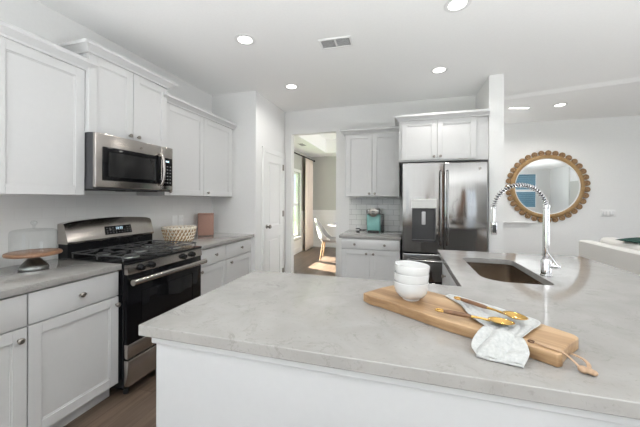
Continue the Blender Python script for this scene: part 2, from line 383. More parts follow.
# windows behind the camera and on the right (seen in the mirror and in reflections)
def framed_window(name, axis, c, u0, u1, z0, z1, n, glass_c):
    f = MB(); g = MB()
    def bx(mb, cc0, cc1, a, b, lo, hi):
        if axis == 'Y': mb.box(a, b, cc0, cc1, lo, hi)
        else: mb.box(cc0, cc1, a, b, lo, hi)
    bx(f, c-0.03, c+0.03, u0, u0+0.06, z0, z1); bx(f, c-0.03, c+0.03, u1-0.06, u1, z0, z1); bx(f, c-0.03, c+0.03, u0+0.06, u1-0.06, z0, z0+0.06); bx(f, c-0.03, c+0.03, u0+0.06, u1-0.06, z1-0.06, z1)
    for k in range(1, n):
        u = u0+(u1-u0)*k/n; bx(f, c-0.025, c+0.025, u-0.04, u+0.04, z0+0.06, z1-0.06)
    bx(f, c-0.02, c+0.02, u0+0.06, u1-0.06, (z0+z1)/2-0.025, (z0+z1)/2+0.025)
    bx(g, c-0.003, c+0.003, u0+0.06, u1-0.06, z0+0.06, z1-0.06)
    o = struct(name, f, M_trim); g.build('pane', M_pane, o, False); return o
framed_window('window_2', 'Y', YR-0.09, -2.0, -0.3, 0.4, 2.45, 2, 0)
framed_window('window_3', 'Y', YR-0.09, 1.95, 3.35, 0.4, 2.45, 2, 0)
framed_window('window_4', 'X', XR+0.09, 0.8, 3.6, 0.4, 2.45, 3, 0)
d2 = struct('door_2', MB().box(0.98, 1.78, YR, YR+0.03, 0.0, 2.45, 0.004).box(1.08, 1.68, YR+0.03, YR+0.04, 0.2, 1.0, 0.004).box(1.08, 1.68, YR+0.03, YR+0.04, 1.15, 2.3, 0.004), M_walnut)
MB().box(0.90, 0.98, YR, YR+0.04, 0, 2.53).box(1.78, 1.86, YR, YR+0.04, 0, 2.53).box(0.98, 1.78, YR, YR+0.04, 2.45, 2.53).build('door_casing', M_trim, d2)
MB().ball((1.70, YR+0.07, 1.0), 0.028).cyl((1.70, YR+0.035, 1.0), (1.70, YR+0.07, 1.0), 0.01).build('door_knob', M_nickel, d2)
f = MB(); f.box(4.64, 4.72, YR-0.1, YR+0.02, 0.97, 2.63).box(5.66, 5.76, YR-0.1, YR+0.02, 0.97, 2.63).box(4.72, 5.66, YR-0.1, YR+0.02, 0.97, 1.05).box(4.72, 5.66, YR-0.1, YR+0.02, 2.55, 2.63).box(4.72, 5.66, YR-0.08, YR-0.01, 1.76, 1.84)
w5 = struct('window_5', f, M_trim)
s = MB()
for lo, hi in ((1.06, 1.75), (1.85, 2.54)):
    n = 8
    for k in range(n):
        z = lo+(hi-lo)*(k+0.5)/n; s.box(4.73, 5.65, -0.005, 0.005, -0.045, 0.045, mtx=T(0, YR-0.05, z) @ Matrix.Rotation(math.radians(28), 4, 'X'))
s.build('shutter_louvers', M_blue, w5)
struct('trim_post_right', MB().box(XR-0.06, XR, -2.28, -1.86, 0, CZ), M_trim)
d3 = struct('door_3', MB().box(XR-0.03, XR, -1.82, -1.0, 0, 2.1, 0.004).box(XR-0.04, XR-0.03, -1.70, -1.12, 0.25, 0.95, 0.004).box(XR-0.04, XR-0.03, -1.70, -1.12, 1.1, 1.95, 0.004), M_wall2)
MB().ball((XR-0.08, -1.76, 1.0), 0.028).cyl((XR-0.08, -1.76, 1.0), (XR-0.03, -1.76, 1.0), 0.01).build('door_knob', M_nickel, d3)
# narrow ledge on the far wall left of the mirror
struct('trim_ledge', MB().box(WX1, 2.16, YM-0.05, YM, 0.962, 0.985, 0.004), M_trim)
# baseboards
struct('baseboard_far', MB().box(WX1, XR, YM-0.015, YM, 0, 0.13), M_trim)
struct('baseboard_pantry', MB().box(XP, XP+0.014, 4.275, YB, 0, 0.13).box(XP, XP+0.014, YP, 3.515, 0, 0.13), M_trim)
struct('baseboard_back', MB().box(XP+0.014, -1.717, YB-0.014, YB, 0, 0.13).box(-0.995, -0.80, YB-0.014, YB, 0, 0.13), M_trim)
# tiled backsplashes
struct('trim_backsplash_left', MB().box(XL, XL+0.008, -0.6, YP, 0.914, 1.40), M_tile_left)
struct('trim_backsplash_back', MB().box(-0.79, -0.06, YB-0.008, YB, 0.914, 1.40), M_tile_back)

# pantry door in its casing
f = MB()
f.box(XP, XP+0.02, 3.515, 3.585, 0, 2.07, 0.004).box(XP, XP+0.02, 4.205, 4.275, 0, 2.07, 0.004).box(XP, XP+0.02, 3.585, 4.205, 2.0, 2.07, 0.004)
dr = MB()
a, b, x0 = 3.588, 4.202, XP
def dbox(y0, y1, z0, z1, t): dr.box(x0, x0+t, y0, y1, z0, z1)
dbox(a, a+0.11, 0.005, 1.998, 0.014); dbox(b-0.11, b, 0.005, 1.998, 0.014); dbox(a+0.11, b-0.11, 0.005, 0.22, 0.014); dbox(a+0.11, b-0.11, 0.82, 0.98, 0.014); dbox(a+0.11, b-0.11, 1.88, 1.998, 0.014)
dbox(a+0.11, b-0.11, 0.22, 0.82, 0.004); dbox(a+0.11, b-0.11, 0.98, 1.88, 0.004)
dr.box(x0, x0+0.011, a+0.15, b-0.15, 0.26, 0.78, 0.006, 1); dr.box(x0, x0+0.011, a+0.15, b-0.15, 1.02, 1.84, 0.006, 1)
door = struct('door_1', dr, M_trim)
f.build('door_casing', M_trim, door)
k = MB(); k.lathe([(0, 0), (0.028, 0), (0.028, 0.006), (0.010, 0.010), (0.010, 0.03), (0.026, 0.040), (0.028, 0.055), (0.018, 0.066), (0, 0.068)], 20, T(XP+0.014, a+0.055, 0.985) @ Matrix.Rotation(PI/2, 4, 'Y'))
k.build('door_knob', M_nickel, door)
for z in (0.25, 1.14, 1.85):
    MB().cyl((XP+0.021, b+0.004, z-0.045), (XP+0.021, b+0.004, z+0.045), 0.007, 10).box(XP+0.0145, XP+0.018, b-0.03, b+0.0, z-0.045, z+0.045).build('hinge', M_nickel, door)

# ------------------------------------------------------------------ kitchen cabinets (local frame: front faces -Y, x to the right)
def shaker(w, h, y=-0.02, t=0.02, st=0.058, rec=0.009):
    mb = MB()
    mb.box(0, st, y, y+t, 0, h, 0.0015, 1).box(w-st, w, y, y+t, 0, h, 0.0015, 1).box(st, w-st, y, y+t, 0, st, 0.0015, 1).box(st, w-st, y, y+t, h-st, h, 0.0015, 1)
    mb.box(st-0.002, w-st+0.002, y+rec, y+t-0.001, st-0.002, h-st+0.002)
    b = 0.007
    for x0, x1, z0, z1 in ((st, st+b, st, h-st), (w-st-b, w-st, st, h-st), (st, w-st, st, st+b), (st, w-st, h-st-b, h-st)): mb.box(x0, x1, y+rec-0.004, y+rec+0.001, z0, z1)
    return mb
def slab(w, h, y=-0.02, t=0.02): return MB().box(0, w, y, y+t, 0, h, 0.003, 2)
def knob(parent, x, z, y=-0.02):
    mb = MB(); mb.lathe([(0, 0), (0.007, 0), (0.006, 0.010), (0.009, 0.015), (0.015, 0.019), (0.0155, 0.025), (0.010, 0.030), (0, 0.031)], 18, T(x, y, z) @ Matrix.Rotation(PI/2, 4, 'X'))
    return mb.build('knob', M_nickel, parent)
def front(parent, kind, x0, x1, z0, z1, knobs=()):
    g = 0.0022; w, h = x1-x0-2*g, z1-z0-2*g
    mb = shaker(w, h) if kind == 'door' else slab(w, h)
    o = mb.build(kind, M_cab, parent, True, (x0+g, 0, z0+g))
    for kx, kz in knobs: knob(o, kx-x0-g, kz-z0-g)
    return o
def crown(parent, w, d, z, ret_l=True, ret_r=True, o=0.056, h=0.064, extra_l=0, extra_r=0):
    mb = MB()
    prof = [(0, 0), (0.010, 0), (0.014, 0.012), (0.034, 0.034), (0.040, 0.040), (0.045, 0.040), (0.045, h), (0, h)]
    prof = [(a*o/0.045, b) for a, b in prof]
    L = []
    for a, zz in prof:
        L.append([(-(a if ret_l else 0), d, z+zz), (-(a if ret_l else 0), -0.02-a, z+zz), (w+(a if ret_r else 0), -0.02-a, z+zz), (w+(a if ret_r else 0), d, z+zz)])
    V = [[mb.bm.verts.new(p) for p in row] for row in L]
    n = len(V)
    for i in range(n):
        for j in range(3): mb.bm.faces.new((V[i][j], V[i][j+1], V[(i+1) % n][j+1], V[(i+1) % n][j]))
    mb.bm.faces.new([V[i][0] for i in range(n)]); mb.bm.faces.new([V[i][3] for i in range(n)][::-1])
    return mb.build('crown_moulding', M_cab, parent, False)
def base_cabinet(label, loc, rotz, w, d, fronts, h=0.876, toe=0.10, group=None, end_panel=None):
    t = thing('base_cabinet', label, 'cabinet', loc, rotz, group)
    MB().box(0, w, 0, d, toe, h).box(0, w, 0.075, d, 0, toe).build('body', M_cab, t, False)
    MB().box(0, w, 0.062, 0.075, 0, toe-0.004).build('toe_kick', M_cab, t, False)
    for f in fronts: front(t, *f)
    return t
def wall_cabinet(label, loc, rotz, w, d, z0, z1, fronts, group=None, **cw):
    t = thing('wall_cabinet', label, 'cabinet', (loc[0], loc[1], z0), rotz, group)
    MB().box(0, w, 0, d, 0, z1-z0).build('body', M_cab, t, False)
    for k, x0, x1, a, b, kn in fronts: front(t, k, x0, x1, a-z0, b-z0, [(x, z-z0) for x, z in kn])
    crown(t, w, d, z1-z0, **cw)
    return t
R90 = PI/2
XF = -1.885   # carcass front of left base run
GB, GU = 'white base cabinets', 'white wall cabinets'
dl = XF-XL-0.009
# left run: local x = world Y - loc.y
base_cabinet('white base cabinet cut off by the left edge, under the cake stand', (XF, 0.535, 0), R90, 0.492, dl,
             [('drawer', 0, 0.492, 0.70, 0.868, [(0.246, 0.784)]), ('door', 0, 0.492, 0.105, 0.697, [(0.455, 0.640)])], group=GB)
base_cabinet('white base cabinet with one drawer and door, just left of the gas range', (XF, 1.029, 0), R90, 0.499, dl,
             [('drawer', 0, 0.499, 0.70, 0.868, [(0.255, 0.782)]), ('door', 0, 0.499, 0.105, 0.697, [(0.478, 0.645)])], group=GB)
base_cabinet('white base cabinet with drawer and door, just right of the gas range', (XF, 2.306, 0), R90, 0.462, dl,
             [('drawer', 0, 0.462, 0.70, 0.868, [(0.275, 0.790)]), ('door', 0, 0.462, 0.105, 0.697, [(0.05, 0.66)])], group=GB)
base_cabinet('white base cabinet in the corner beside the pantry wall', (XF, 2.770, 0), R90, 0.582, dl,
             [('drawer', 0, 0.540, 0.70, 0.868, [(0.30, 0.790)]), ('door', 0, 0.540, 0.105, 0.697, [(0.085, 0.655)])], group=GB)
# left uppers
XU = -2.17; du = XU-XL-0.002
wall_cabinet('large white wall cabinet at the left edge, over the cake stand', (XU, 0.535), R90, 0.970, du, 1.38, 2.255,
             [('door', 0, 0.485, 1.38, 2.255, [(0.43, 1.42)]), ('door', 0.485, 0.970, 1.38, 2.255, [])], group=GU)
XU2 = -2.14; du2 = XU2-XL-0.002
wall_cabinet('short white two-door wall cabinet above the microwave', (XU2, 1.507), R90, 0.700, du2, 1.825, 2.378,
             [('door', 0, 0.350, 1.825, 2.378, [(0.314, 1.862)]), ('door', 0.350, 0.700, 1.825, 2.378, [(0.388, 1.862)])], group=GU)
wall_cabinet('white two-door wall cabinet over the woven basket, right of the microwave', (XU, 2.209), R90, 1.144, du, 1.39, 2.265,
             [('door', 0.0, 0.555, 1.39, 2.265, [(0.055, 1.43)]), ('door', 0.555, 1.090, 1.39, 2.265, [(0.615, 1.43)])], group=GU, ret_r=False)
# back wall
base_cabinet('white base cabinet under the coffee maker, left of the fridge', (-0.765, 3.63, 0), 0, 0.715, YB-3.63-0.009,
             [('drawer', 0, 0.715, 0.745, 0.868, [(0.17, 0.806), (0.535, 0.806)]), ('door', 0, 0.357, 0.105, 0.742, [(0.315, 0.695)]), ('door', 0.357, 0.715, 0.105, 0.742, [(0.40, 0.695)])], group=GB)
wall_cabinet('white two-door wall cabinet above the coffee maker', (-0.79, 3.965), 0, 0.722, YB-3.965-0.009, 1.40, 2.245,
             [('door', 0.02, 0.371, 1.40, 2.245, [(0.335, 1.44)]), ('door', 0.371, 0.722, 1.40, 2.245, [(0.407, 1.44)])], group=GU, ret_r=False)
wall_cabinet('white two-door wall cabinet above the stainless fridge', (-0.066, 3.67), 0, 0.964, YB-3.67-0.002, 1.815, 2.30,
             [('door', 0.03, 0.428, 1.83, 2.30, [(0.392, 1.865)]), ('door', 0.428, 0.842, 1.83, 2.30, [(0.464, 1.865)])], group=GU, ret_r=False)

# worktops
def worktop(label, x0, x1, y0, y1):
    return tag(MB().box(x0, x1, y0, y1, 0.8765, 0.914, 0.003, 2).build('countertop', M_quartz), label, 'countertop', 'quartz worktops')
worktop('pale quartz worktop under the cake stand, left of the gas range', XL+0.009, -1.845, 0.45, 1.532)
worktop('pale quartz worktop under the woven basket, right of the gas range', XL+0.009, -1.845, 2.303, YP-0.001)
worktop('pale quartz worktop under the coffee maker by the fridge', -0.797, -0.035, 3.608, YB-0.009)

# ------------------------------------------------------------------ kitchen island
IX0, IX1, IY0, IY1, SX0, SY1 = -0.897, 1.342, 0.807, 1.64, 0.281, 2.80
def rrect(x0, x1, y0, y1, rs, n=8):
    pts = []
    for (cx, cy, a0), r in zip(((x0, y0, PI), (x1, y0, 1.5*PI), (x1, y1, 0), (x0, y1, 0.5*PI)), rs):
        ox = cx + (r if cx == x0 else -r); oy = cy + (r if cy == y0 else -r)
        for k in range(n+1): pts.append((ox+r*math.cos(a0+k*PI/2/n), oy+r*math.sin(a0+k*PI/2/n)))
    return pts
SK = (0.425, 0.762, 1.795, 2.49); SKR = (0.13, 0.05, 0.05, 0.05)
def slab_with_hole(outer, hole, z0, z1):
    mb = MB(); bm = mb.bm; es = []
    for loop in (outer, hole):
        vs = [bm.verts.new((x, y, z0)) for x, y in loop]
        es += [bm.edges.new((vs[i], vs[(i+1) % len(vs)])) for i in range(len(vs))]
    r = bmesh.ops.triangle_fill(bm, use_beauty=True, edges=es, normal=(0, 0, 1))
    fs = [q for q in r['geom'] if isinstance(q, bmesh.types.BMFace)]
    bmesh.ops.dissolve_limit(bm, angle_limit=0.01, verts=bm.verts[:], edges=[e for e in bm.edges if not e.is_boundary]) if False else None
    ex = bmesh.ops.extrude_face_region(bm, geom=bm.faces[:])
    bmesh.ops.translate(bm, vec=(0, 0, z1-z0), verts=[v for v in ex['geom'] if isinstance(v, bmesh.types.BMVert)])
    return mb
outer = [(IX0, IY0), (IX1, IY0), (IX1, SY1), (SX0, SY1), (SX0, IY1), (IX0, IY1)]
tp = slab_with_hole(outer, rrect(*SK, SKR), 0.876, 0.914).build('countertop', M_quartz, None, True)
tag(tp, 'L-shaped pale quartz island worktop holding the board and sink', 'countertop', 'quartz worktops')
md = tp.modifiers.new('edge', 'BEVEL'); md.width = 0.003; md.segments = 2; md.limit_method = 'ANGLE'
isl = thing('island_cabinet', 'white L-shaped island cabinet under the quartz worktop', 'cabinet', (0, 0, 0))
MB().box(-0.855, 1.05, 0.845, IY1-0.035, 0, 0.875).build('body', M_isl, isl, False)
b = MB()   # open-topped sink leg carcass, so the basin hangs free
b.box(0.32, 0.36, IY1-0.035, SY1-0.03, 0.10, 0.875).box(1.01, 1.05, IY1-0.035, SY1-0.03, 0, 0.875).box(0.36, 1.01, SY1-0.07, SY1-0.03, 0, 0.875).box(0.36, 1.01, IY1-0.035, SY1-0.07, 0.10, 0.12)
b.box(0.395, 0.41, IY1-0.035, SY1-0.07, 0, 0.10)
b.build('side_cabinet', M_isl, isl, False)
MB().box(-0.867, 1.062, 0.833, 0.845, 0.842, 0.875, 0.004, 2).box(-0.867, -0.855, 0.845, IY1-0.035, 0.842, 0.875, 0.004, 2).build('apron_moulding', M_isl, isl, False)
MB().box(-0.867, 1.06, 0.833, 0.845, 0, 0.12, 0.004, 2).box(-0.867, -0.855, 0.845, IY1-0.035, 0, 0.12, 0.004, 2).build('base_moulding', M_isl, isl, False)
for y0, y1 in ((1.72, 2.17), (2.17, 2.60)):
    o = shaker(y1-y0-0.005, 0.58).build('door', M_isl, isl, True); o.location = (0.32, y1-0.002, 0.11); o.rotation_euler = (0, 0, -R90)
    knob(o, 0.05, 0.53)
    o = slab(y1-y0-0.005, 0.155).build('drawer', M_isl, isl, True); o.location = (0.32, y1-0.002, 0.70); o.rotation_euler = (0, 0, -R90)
    knob(o, (y1-y0)/2, 0.08)
# undermount sink
sk = thing('sink', 'undermount stainless steel sink in the island worktop', 'sink', (0, 0, 0.68))
mb = MB(); bm = mb.bm
loops = []
for ins, z in ((-0.02, 0.195), (0.0, 0.195), (0.003, 0.10), (0.008, 0.02), (0.03, 0.0)):
    P = rrect(SK[0]+ins-0.004, SK[1]-ins+0.004, SK[2]+ins-0.004, SK[3]-ins+0.004, [max(0.02, q-ins) for q in SKR])
    loops.append([bm.verts.new((x, y, z)) for x, y in P])
for A, B in zip(loops, loops[1:]):
    for i in range(len(A)): bm.faces.new((A[i], A[(i+1) % len(A)], B[(i+1) % len(A)], B[i]))
bm.faces.new(loops[-1])
solidify(mb.build('basin', M_sink, sk), 0.002, 0)
MB().lathe([(0, 0.004), (0.035, 0.004), (0.045, 0.006), (0.05, 0.002), (0.05, 0.0)], 24, T(0.60, 2.2, 0)).build('drain', M_chrome, sk)

# faucet
FX, FY = 0.800, 2.02
fc = thing('faucet', 'tall chrome spring-neck faucet beside the island sink', 'faucet', (FX, FY, 0.9145))
MB().lathe([(0, 0), (0.030, 0), (0.030, 0.006), (0.026, 0.010), (0.0255, 0.088), (0.020, 0.096), (0.0165, 0.10), (0.0165, 0.395), (0.019, 0.398), (0.019, 0.412), (0.012, 0.416), (0, 0.416)], 28).build('column', M_chrome, fc)
top = Vector((0, 0, 0.41)); end = Vector((-0.285, 0.02, 0.29))
def arc(t):
    # quarter-rise, half-loop and drop
    pts = [Vector((0, 0, 0.41)), Vector((-0.012, 0, 0.455)), Vector((-0.05, 0, 0.505)), Vector((-0.095, 0, 0.526)), Vector((-0.145, 0, 0.532)), Vector((-0.20, 0, 0.515)), Vector((-0.245, 0, 0.475)), Vector((-0.27, 0, 0.42)), Vector((-0.275, 0, 0.39))]
    n = len(pts)-1; q = min(t*n, n-1e-6); i = int(q); u = q-i
    p0, p1, p2, p3 = pts[max(i-1, 0)], pts[i], pts[i+1], pts[min(i+2, n)]
    return 0.5*((2*p1)+(p2-p0)*u+(2*p0-5*p1+4*p2-p3)*u*u+(3*p1-p0-3*p2+p3)*u**3)
N = 900; hel = []; turns = 31
for i in range(N+1):
    t = i/N; p = arc(t); d = (arc(min(1, t+0.01))-arc(max(0, t-0.01))).normalized(); y = Vector((0, 1, 0)); x = y.cross(d).normalized()
    a = 2*PI*turns*t; hel.append(p+(x*math.cos(a)+y*math.sin(a))*0.0132)
MB().tube(hel, 0.0026, 6).build('spring_coil', M_chrome, fc)
MB().tube([arc(i/40) for i in range(41)], 0.0065, 12).build('hose', M_darkgrey, fc)
h = MB(); h.tube([(-0.275, 0, 0.40), (-0.275, 0, 0.375), (-0.275, 0, 0.325), (-0.275, 0, 0.31), (-0.275, 0, 0.305), (-0.275, 0, 0.25), (-0.275, 0, 0.232), (-0.275, 0, 0.23)], [0.011, 0.011, 0.009, 0.009, 0.019, 0.0205, 0.018, 0.012], 24)
sp = h.build('spray_head', M_chrome, fc)
MB().box(-0.286, -0.264, -0.0225, -0.012, 0.243, 0.292, 0.004, 2).build('spray_button', M_blackplastic, sp)
MB().cyl((0.02, -0.004, 0.060), (0.05, -0.02, 0.058), 0.0135, 18).ball((0.05, -0.02, 0.058), 0.0145).build('handle_hub', M_chrome, fc)
MB().tube([(0.047, -0.02, 0.062), (0.02, -0.035, 0.098), (-0.012, -0.045, 0.142)], [0.006, 0.005, 0.0042], 12).build('handle_lever', M_chrome, fc)

# ------------------------------------------------------------------ gas range (local frame: front faces -Y)
rg = thing('gas_range', 'stainless steel gas range with black cooktop under the microwave', 'range', (-1.84, 1.537, 0), R90)
W = 0.762
MB().box(0.002, W-0.002, 0.0, 0.60, 0.05, 0.905, 0.004, 1).build('body', M_black, rg)
MB().box(0, W, -0.035, 0.60, 0.905, 0.922, 0.006, 2).build('cooktop', M_black, rg)
MB().prism([(-0.006, 0.838), (-0.036, 0.838), (-0.038, 0.846), (-0.030, 0.9045), (-0.006, 0.9045)], 0.004, W-0.004, 'X').build('control_panel', M_steel, rg)
for x in (0.105, 0.195, 0.385, 0.52, 0.625):
    if x == 0.385: continue
    k = MB(); k.lathe([(0, 0), (0.024, 0), (0.025, 0.006), (0.022, 0.010), (0.0205, 0.028), (0.015, 0.033), (0, 0.033)], 20, T(x, -0.034, 0.872) @ Matrix.Rotation(PI/2+0.13, 4, 'X'))
    k.box(-0.004, 0.004, -0.016, 0.016, 0.028, 0.034, 0.001, 1, T(x, -0.034, 0.872) @ Matrix.Rotation(PI/2+0.13, 4, 'X'))
    k.build('control_knob', M_black, rg)
dr = MB().box(0.006, W-0.006, -0.030, -0.001, 0.36, 0.835, 0.004, 2).build('oven_door', M_blackglass, rg)
MB().box(0.006, W-0.006, -0.034, -0.001, 0.262, 0.359, 0.004, 2).build('steel_trim', M_steel, dr)
MB().box(0.12, W-0.12, -0.0315, -0.028, 0.44, 0.70, 0.006, 2).build('oven_window', mat('oven_window_glass', (0.006, 0.006, 0.007), 0.03, Specular_IOR_Level=0.25), dr)
h = MB().tube([(0.008, -0.078, 0.788), (W-0.008, -0.078, 0.788)], 0.021, 18)
for x in (0.045, W-0.045): h.box(x-0.014, x+0.014, -0.072, -0.029, 0.776, 0.800, 0.004, 2)
h.build('oven_handle', M_steel, dr)
MB().box(0.004, W-0.004, -0.042, -0.001, 0.075, 0.252, 0.006, 2).build('warming_drawer', M_steel, rg)
for x, y in ((0.05, 0.03), (W-0.05, 0.03), (0.05, 0.55), (W-0.05, 0.55)): MB().cyl((x, y, 0), (x, y, 0.051), 0.018, 14).build('foot', M_blackplastic, rg)
MB().prism([(0.602, 0.90), (0.535, 0.90), (0.535, 1.03), (0.555, 1.03), (0.632, 1.03), (0.632, 0.90)], 0.006, W-0.006, 'X').build('rear_vent', M_black, rg)
bgp = MB()
def bgf(i, n):
    u = i/n; return 1.168+0.030*math.sin(PI*min(max(u, 0), 1))**0.6
prof = []
nn = 24
V = []
for i in range(nn+1):
    x = 0.0+W*i/nn; zt = bgf(i, nn)
    V.append([bgp.bm.verts.new(p) for p in ((x, 0.632, 1.02), (x, 0.530, 1.02), (x, 0.524, 1.035), (x, 0.562, zt-0.012), (x, 0.574, zt), (x, 0.632, zt))])
for A, B in zip(V, V[1:]):
    for j in range(6): bgp.bm.faces.new((A[j], A[(j+1) % 6], B[(j+1) % 6], B[j]))
bgp.bm.faces.new(V[0]); bgp.bm.faces.new(V[-1][::-1])
bk = bgp.build('backguard', M_steel, rg)
tl = math.atan2(0.038, 0.125)
mt = T(0, 0.5395, 1.093) @ Matrix.Rotation(-tl, 4, 'X')
dp = MB().box(0.285, 0.53, -0.003, 0.006, -0.036, 0.036, 0.003, 2, mt).build('display_panel', M_blackglass, bk)
d = MB()
for x in (0.385, 0.400, 0.420, 0.435):   # clock digits
    for a, b, c_, e in ((0, 0.009, 0.012, 0.014), (0, 0.009, 0.021, 0.023), (0, 0.0018, 0.004, 0.022), (0.0072, 0.009, 0.004, 0.022), (0, 0.009, 0.003, 0.005)): d.box(x+a, x+b, -0.004, -0.002, c_, e, mtx=mt)
d.build('clock_digits', M_display, dp)
d = MB()
for r_, z in enumerate((-0.024, -0.006, 0.016)):
    for x in [0.30+0.026*q for q in range(9)]:
        if z > 0.01 and 0.37 < x < 0.46: continue
        d.box(x, x+0.010, -0.0038, -0.002, z, z+0.004, mtx=mt)
d.build('touch_marks', mat('key_marks', (0.30, 0.30, 0.30), 0.5), dp)
# burners and grates
for x, y, r in ((0.17, 0.13, 0.047), (0.17, 0.41, 0.038), (0.59, 0.13, 0.047), (0.59, 0.41, 0.042), (0.38, 0.27, 0.04)):
    bu = MB().lathe([(0, 0), (r+0.012, 0), (r+0.010, 0.006), (r, 0.010), (0, 0.010)], 26, T(x, y, 0.922)).build('burner', M_pewter, rg)
    MB().lathe([(0, 0), (r-0.004, 0), (r-0.004, 0.007), (r-0.010, 0.009), (0, 0.009)], 26, T(x, y, 0.932)).build('burner_cap', M_iron, bu)
def grate(x0, x1):
    g = MB(); z = 0.955; r = 0.0045; y0, y1 = 0.005, 0.525
    def bar(*p): g.tube(p, r, 8)
    xm = (x0+x1)/2
    g.tube([(x0+0.01, y0, z), (x1-0.01, y0, z), (x1, y0+0.01, z), (x1, y1-0.01, z), (x1-0.01, y1, z), (x0+0.01, y1, z), (x0, y1-0.01, z), (x0, y0+0.01, z)], r, 8, closed=True)
    bar((x0, (y0+y1)/2, z), (x1, (y0+y1)/2, z))
    for yc in (0.13, 0.41):
        if x1-x0 > 0.2:
            bar((x0, yc, z+0.002), (xm-0.025, yc, z+0.006)); bar((x1, yc, z+0.002), (xm+0.025, yc, z+0.006))
            bar((xm, yc-0.125, z+0.002), (xm, yc-0.025, z+0.006)); bar((xm, yc+0.125, z+0.002), (xm, yc+0.025, z+0.006))
    if x1-x0 <= 0.2: bar((xm, y0, z), (xm, y1, z)); bar((x0, 0.13, z), (x1, 0.13, z)); bar((x0, 0.41, z), (x1, 0.41, z))
    for x in (x0, x1):
        for y in (y0+0.02, (y0+y1)/2, y1-0.02): g.tube([(x, y, 0.9225), (x, y, z)], r, 8)
    return g
for a, b in ((0.02, 0.295), (0.303, 0.459), (0.467, 0.742)): grate(a, b).build('grate', M_iron, rg)

# ------------------------------------------------------------------ over-the-range microwave
M_keys = mat('key_marks_dim', (0.22, 0.22, 0.22), 0.5)
mw = thing('microwave', 'stainless over-the-range microwave mounted above the gas range', 'microwave', (-2.088, 1.509, 1.425), R90)
W = 0.706; H = 0.398
MB().box(0, W, 0.0, -2.088-XL-0.002, 0, H, 0.003, 1).build('body', M_darkgrey, mw)
for x in (0.10, 0.41): MB().box(x, x+0.2, 0.05, 0.3, -0.006, -0.0002, 0.002, 1).build('vent_filter', M_black, mw)
dr = MB().box(0, 0.570, -0.028, -0.001, 0.012, H, 0.006, 3).build('door', M_steel, mw)
MB().box(0.05, 0.564, -0.0305, -0.025, 0.062, 0.305, 0.008, 3).build('window_surround', M_blackglass, dr)
MB().box(0.09, 0.505, -0.0318, -0.030, 0.090, 0.275, 0.008, 3).build('window', mat('microwave_window', (0.014, 0.014, 0.014), 0.08, Specular_IOR_Level=0.3), dr)
MB().tube([(0.556, -0.032, 0.050), (0.558, -0.050, 0.062), (0.560, -0.064, 0.11), (0.561, -0.070, 0.19), (0.560, -0.064, 0.27), (0.558, -0.050, 0.318), (0.556, -0.032, 0.330)], [0.010, 0.0115, 0.012, 0.012, 0.012, 0.0115, 0.010], 14).build('handle', M_steel, dr)
MB().lathe([(0, 0), (0.011, 0), (0.011, 0.002), (0, 0.003)], 18, T(0.37, -0.028, 0.345) @ Matrix.Rotation(PI/2, 4, 'X')).build('round_badge', M_nickel, dr)
MB().box(0.573, W, -0.028, -0.001, 0.012, H, 0.006, 3).build('control_side', M_steel, mw)
cp = MB().box(0.584, 0.694, -0.0305, -0.025, 0.050, 0.300, 0.006, 3).build('control_panel', M_blackglass, mw)
MB().box(0.618, 0.656, -0.0318, -0.030, 0.262, 0.276).build('clock_digits', M_display, cp)
for r_ in range(6):
    d = MB()
    for q in range(3): d.box(0.598+q*0.033, 0.614+q*0.033, -0.0316, -0.030, 0.075+r_*0.029, 0.082+r_*0.029)
    d.build('touch_keys', M_keys, cp)

# ------------------------------------------------------------------ refrigerator (front faces -Y)
fr = thing('refrigerator', 'stainless French-door refrigerator with water dispenser', 'refrigerator', (-0.022, 3.565, 0), 0)
W = 0.878; HT = 1.775
MB().box(0.004, W-0.004, 0.0, 0.66, 0.04, 1.76, 0.004, 1).build('body', M_darkgrey, fr)
def fdoor(x0, x1, z0, z1): return MB().box(x0, x1, -0.065, -0.004, z0, z1, 0.012, 3)
# left door has a recess for the dispenser
ld = MB(); a, b, z0, z1 = 0.0, 0.436, 0.765, HT
rx0, rx1, rz0, rz1 = 0.103, 0.357, 0.885, 1.262
ld.box(a, rx0, -0.065, -0.004, z0, z1).box(rx1, b, -0.065, -0.004, z0, z1).box(rx0, rx1, -0.065, -0.004, z0, rz0).box(rx0, rx1, -0.065, -0.004, rz1, z1).box(rx0, rx1, -0.02, -0.004, rz0, rz1)
bmesh.ops.remove_doubles(ld.bm, verts=ld.bm.verts[:], dist=1e-5)
ldo = ld.build('door', M_steelv, fr, False)
rec = MB().box(rx0, rx1, -0.024, -0.0205, rz0, rz1).box(rx0, rx0+0.004, -0.064, -0.024, rz0, rz1).box(rx1-0.004, rx1, -0.064, -0.024, rz0, rz1).box(rx0, rx1, -0.064, -0.024, rz1-0.004, rz1).box(rx0, rx1, -0.064, -0.024, rz0, rz0+0.02)
dp = rec.build('dispenser', mat('dispenser_recess', (0.05, 0.05, 0.052), 0.3), ldo)
MB().box(rx0-0.006, rx1+0.006, -0.070, -0.0651, rz1+0.002, rz1+0.105, 0.002, 1).build('dispenser_controls', steel('control_steel', (0.50, 0.49, 0.48), 0.35, 0), ldo)
MB().box(0.208, 0.252, -0.045, -0.030, 1.075, 1.225, 0.008, 3).build('dispenser_paddle', mat('paddle_plastic', (0.55, 0.55, 0.56), 0.35), dp)
rdo = fdoor(0.442, W, 0.765, HT).build('door', M_steelv, fr)
MB().lathe([(0, 0), (0.013, 0), (0.013, 0.002), (0, 0.003)], 20, T(0.80, -0.065, 1.70) @ Matrix.Rotation(PI/2, 4, 'X')).build('round_badge', M_nickel, rdo)
